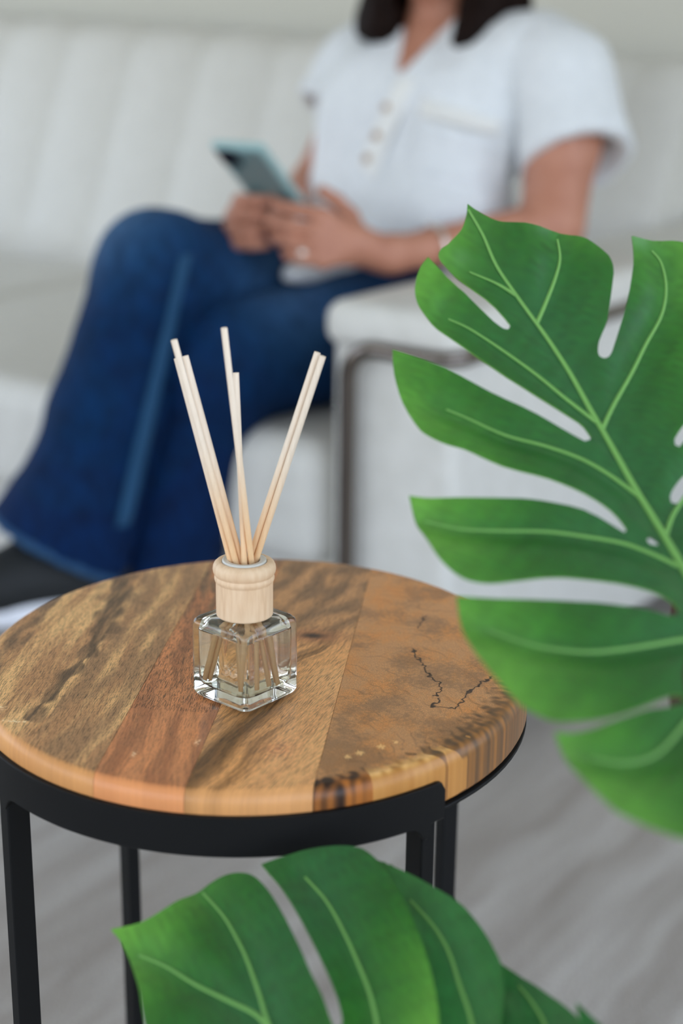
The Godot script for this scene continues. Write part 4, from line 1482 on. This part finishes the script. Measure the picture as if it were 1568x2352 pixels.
	# the drooping leaf at the bottom, in three folded lobes
	a = pts([-29, 943, 42, 805, 120, 727, 217, 669, 289, 618, 362, 567, 407, 504, 435, 432, 439, 361, 406, 286, 340, 197, 232, 84, 90, -51, -32, -157])
	a.append_array(pts([-132, -252, -233, -331, -273, -368, -266, -395, -218, -386, -139, -339, -45, -266, 49, -183, 172, -68, 302, 61, 417, 188, 474, 273, 512, 330]))
	a.append_array(pts([589, 247, 662, 153, 711, 48, 744, -63, 745, -144, 709, -221, 659, -288, 553, -399, 422, -510, 283, -612, 156, -696, 28, -764, -99, -818, -279, -873]))
	a.append_array(pts([-530, -910, -779, -907, -1004, -833, -1146, -687, -1179, -465, -1113, -233, -973, 6, -783, 240, -602, 422, -488, 520, -419, 569, -330, 628, -242, 700, -154, 780, -76, 865]))
	leaf(o, Vector3(-0.0253, 0.5808, -0.6537), Vector3(0.3353, 0.382, -0.8612), Vector3(-0.9319, 0.0, -0.3628), a, [
		pts([-1018, -672, -740, -430, -503, -211, -313, -41, -176, 63, -28, 184, 69, 275, 192, 409, 306, 580]),
		pts([-376, -104, -290, 25, -250, 196, -206, 392, -145, 581, -113, 749]),
		pts([-855, -646, -611, -627, -355, -604, -212, -554, -53, -465, 86, -360, 246, -225, 409, -66, 526, 99])], [0.0, 0.0, 0.0, -0.4, 0.3, -0.6, 0.0, 0.0], 0.095, light, dark, deep)
	a = pts([515, 608, 508, 473, 501, 362, 473, 242, 446, 135, 418, 60, 369, -25, 315, -105, 254, -179, 187, -250, 54, -325, -146, -396, -405, -444, -639, -430])
	a.append_array(pts([-818, -357, -933, -216, -776, -18, -441, 127, -79, 285, 197, 456]))
	leaf(o, Vector3(0.0482, 0.5802, -0.641), Vector3(0.4759, 0.406, -0.7801), Vector3(-0.8537, 0.0, -0.5208), a, [pts([-764, -311, -488, -337, -259, -319, -111, -228, 30, -101, 177, 31, 284, 167, 383, 354])], flat, 0.16, dark, Color8(48, 106, 42), Color8(44, 104, 52))
	a = pts([365, 423, 361, 341, 363, 244, 353, 140, 332, 31, 310, -67, 273, -173, 174, -277, -34, -374, -273, -397, -502, -324, -688, -185, -688, -23, -410, 107])
	a.append_array(pts([-110, 205, 175, 328]))
	leaf(o, Vector3(0.0825, 0.5684, -0.605), Vector3(0.6245, 0.361, -0.6926), Vector3(-0.7427, 0.0, -0.6697), a, [pts([-661, -165, -315, -192, 7, -148, 175, -44, 263, 89, 315, 211])], flat, 0.16, dark, Color8(46, 102, 40), Color8(44, 104, 52))
	a = pts([292, 209, 270, 145, 239, 72, 169, -30, 55, -155, -114, -233, -311, -228, -423, -146, -363, -27, -194, 34, -3, 70, 148, 117, 235, 174])
	leaf(o, Vector3(0.1107, 0.5936, -0.5599), Vector3(0.4812, 0.2476, -0.8409), Vector3(-0.8679, 0.0, -0.4967), a, [pts([-385, -147, -163, -124, 35, -15, 184, 111])], flat, 0.1, light, dark, deep)
	# stalks, pot and soil outside the picture
	for s in [[Vector3(0.185, 0.752, -0.662), Vector3(0.29, 0.66, -0.52), Vector3(0.345, 0.50, -0.40)], [Vector3(-0.028, 0.545, -0.585), Vector3(0.12, 0.50, -0.47), Vector3(0.31, 0.42, -0.36)], [Vector3(0.047, 0.545, -0.568), Vector3(0.16, 0.50, -0.46), Vector3(0.33, 0.42, -0.35)], [Vector3(0.062, 0.545, -0.545), Vector3(0.18, 0.50, -0.45), Vector3(0.35, 0.42, -0.35)], [Vector3(0.102, 0.584, -0.520), Vector3(0.2, 0.53, -0.44), Vector3(0.34, 0.43, -0.37)]]:
		var path := PackedVector3Array()
		for q in s:
			path.append(q - base)
		path.append(Vector3(0.0, 0.33, 0.0))
		path = smooth_path(path, 6)
		part("stalk", tube(path, even(path.size(), 0.0028, 0.006), 10), M.stalk_green, o)
	var trunk := smooth_path(PackedVector3Array([Vector3(0.1775, 0.7302, -0.7471) - base, Vector3(0.168, 0.7000, -0.6803) - base, Vector3(0.175, 0.655, -0.606) - base, Vector3(0.23, 0.55, -0.50) - base, Vector3(0.31, 0.42, -0.40) - base, Vector3(0.01, 0.33, 0.0)]), 5)
	part("woody_stem", tube(trunk, even(trunk.size(), 0.009, 0.014), 12), M.woody_brown, o, "brown woody stem")
	part("pot", lathe(PackedVector2Array([Vector2(0.0, 0.0), Vector2(0.098, 0.0), Vector2(0.104, 0.006), Vector2(0.135, 0.33), Vector2(0.138, 0.345), Vector2(0.132, 0.35), Vector2(0.126, 0.345), Vector2(0.124, 0.315), Vector2(0.0, 0.310)]), 48), M.pot_clay, o)
	part("soil", lathe(PackedVector2Array([Vector2(0.0, 0.312), Vector2(0.123, 0.312), Vector2(0.118, 0.326), Vector2(0.06, 0.334), Vector2(0.0, 0.332)]), 40), M.soil, o)
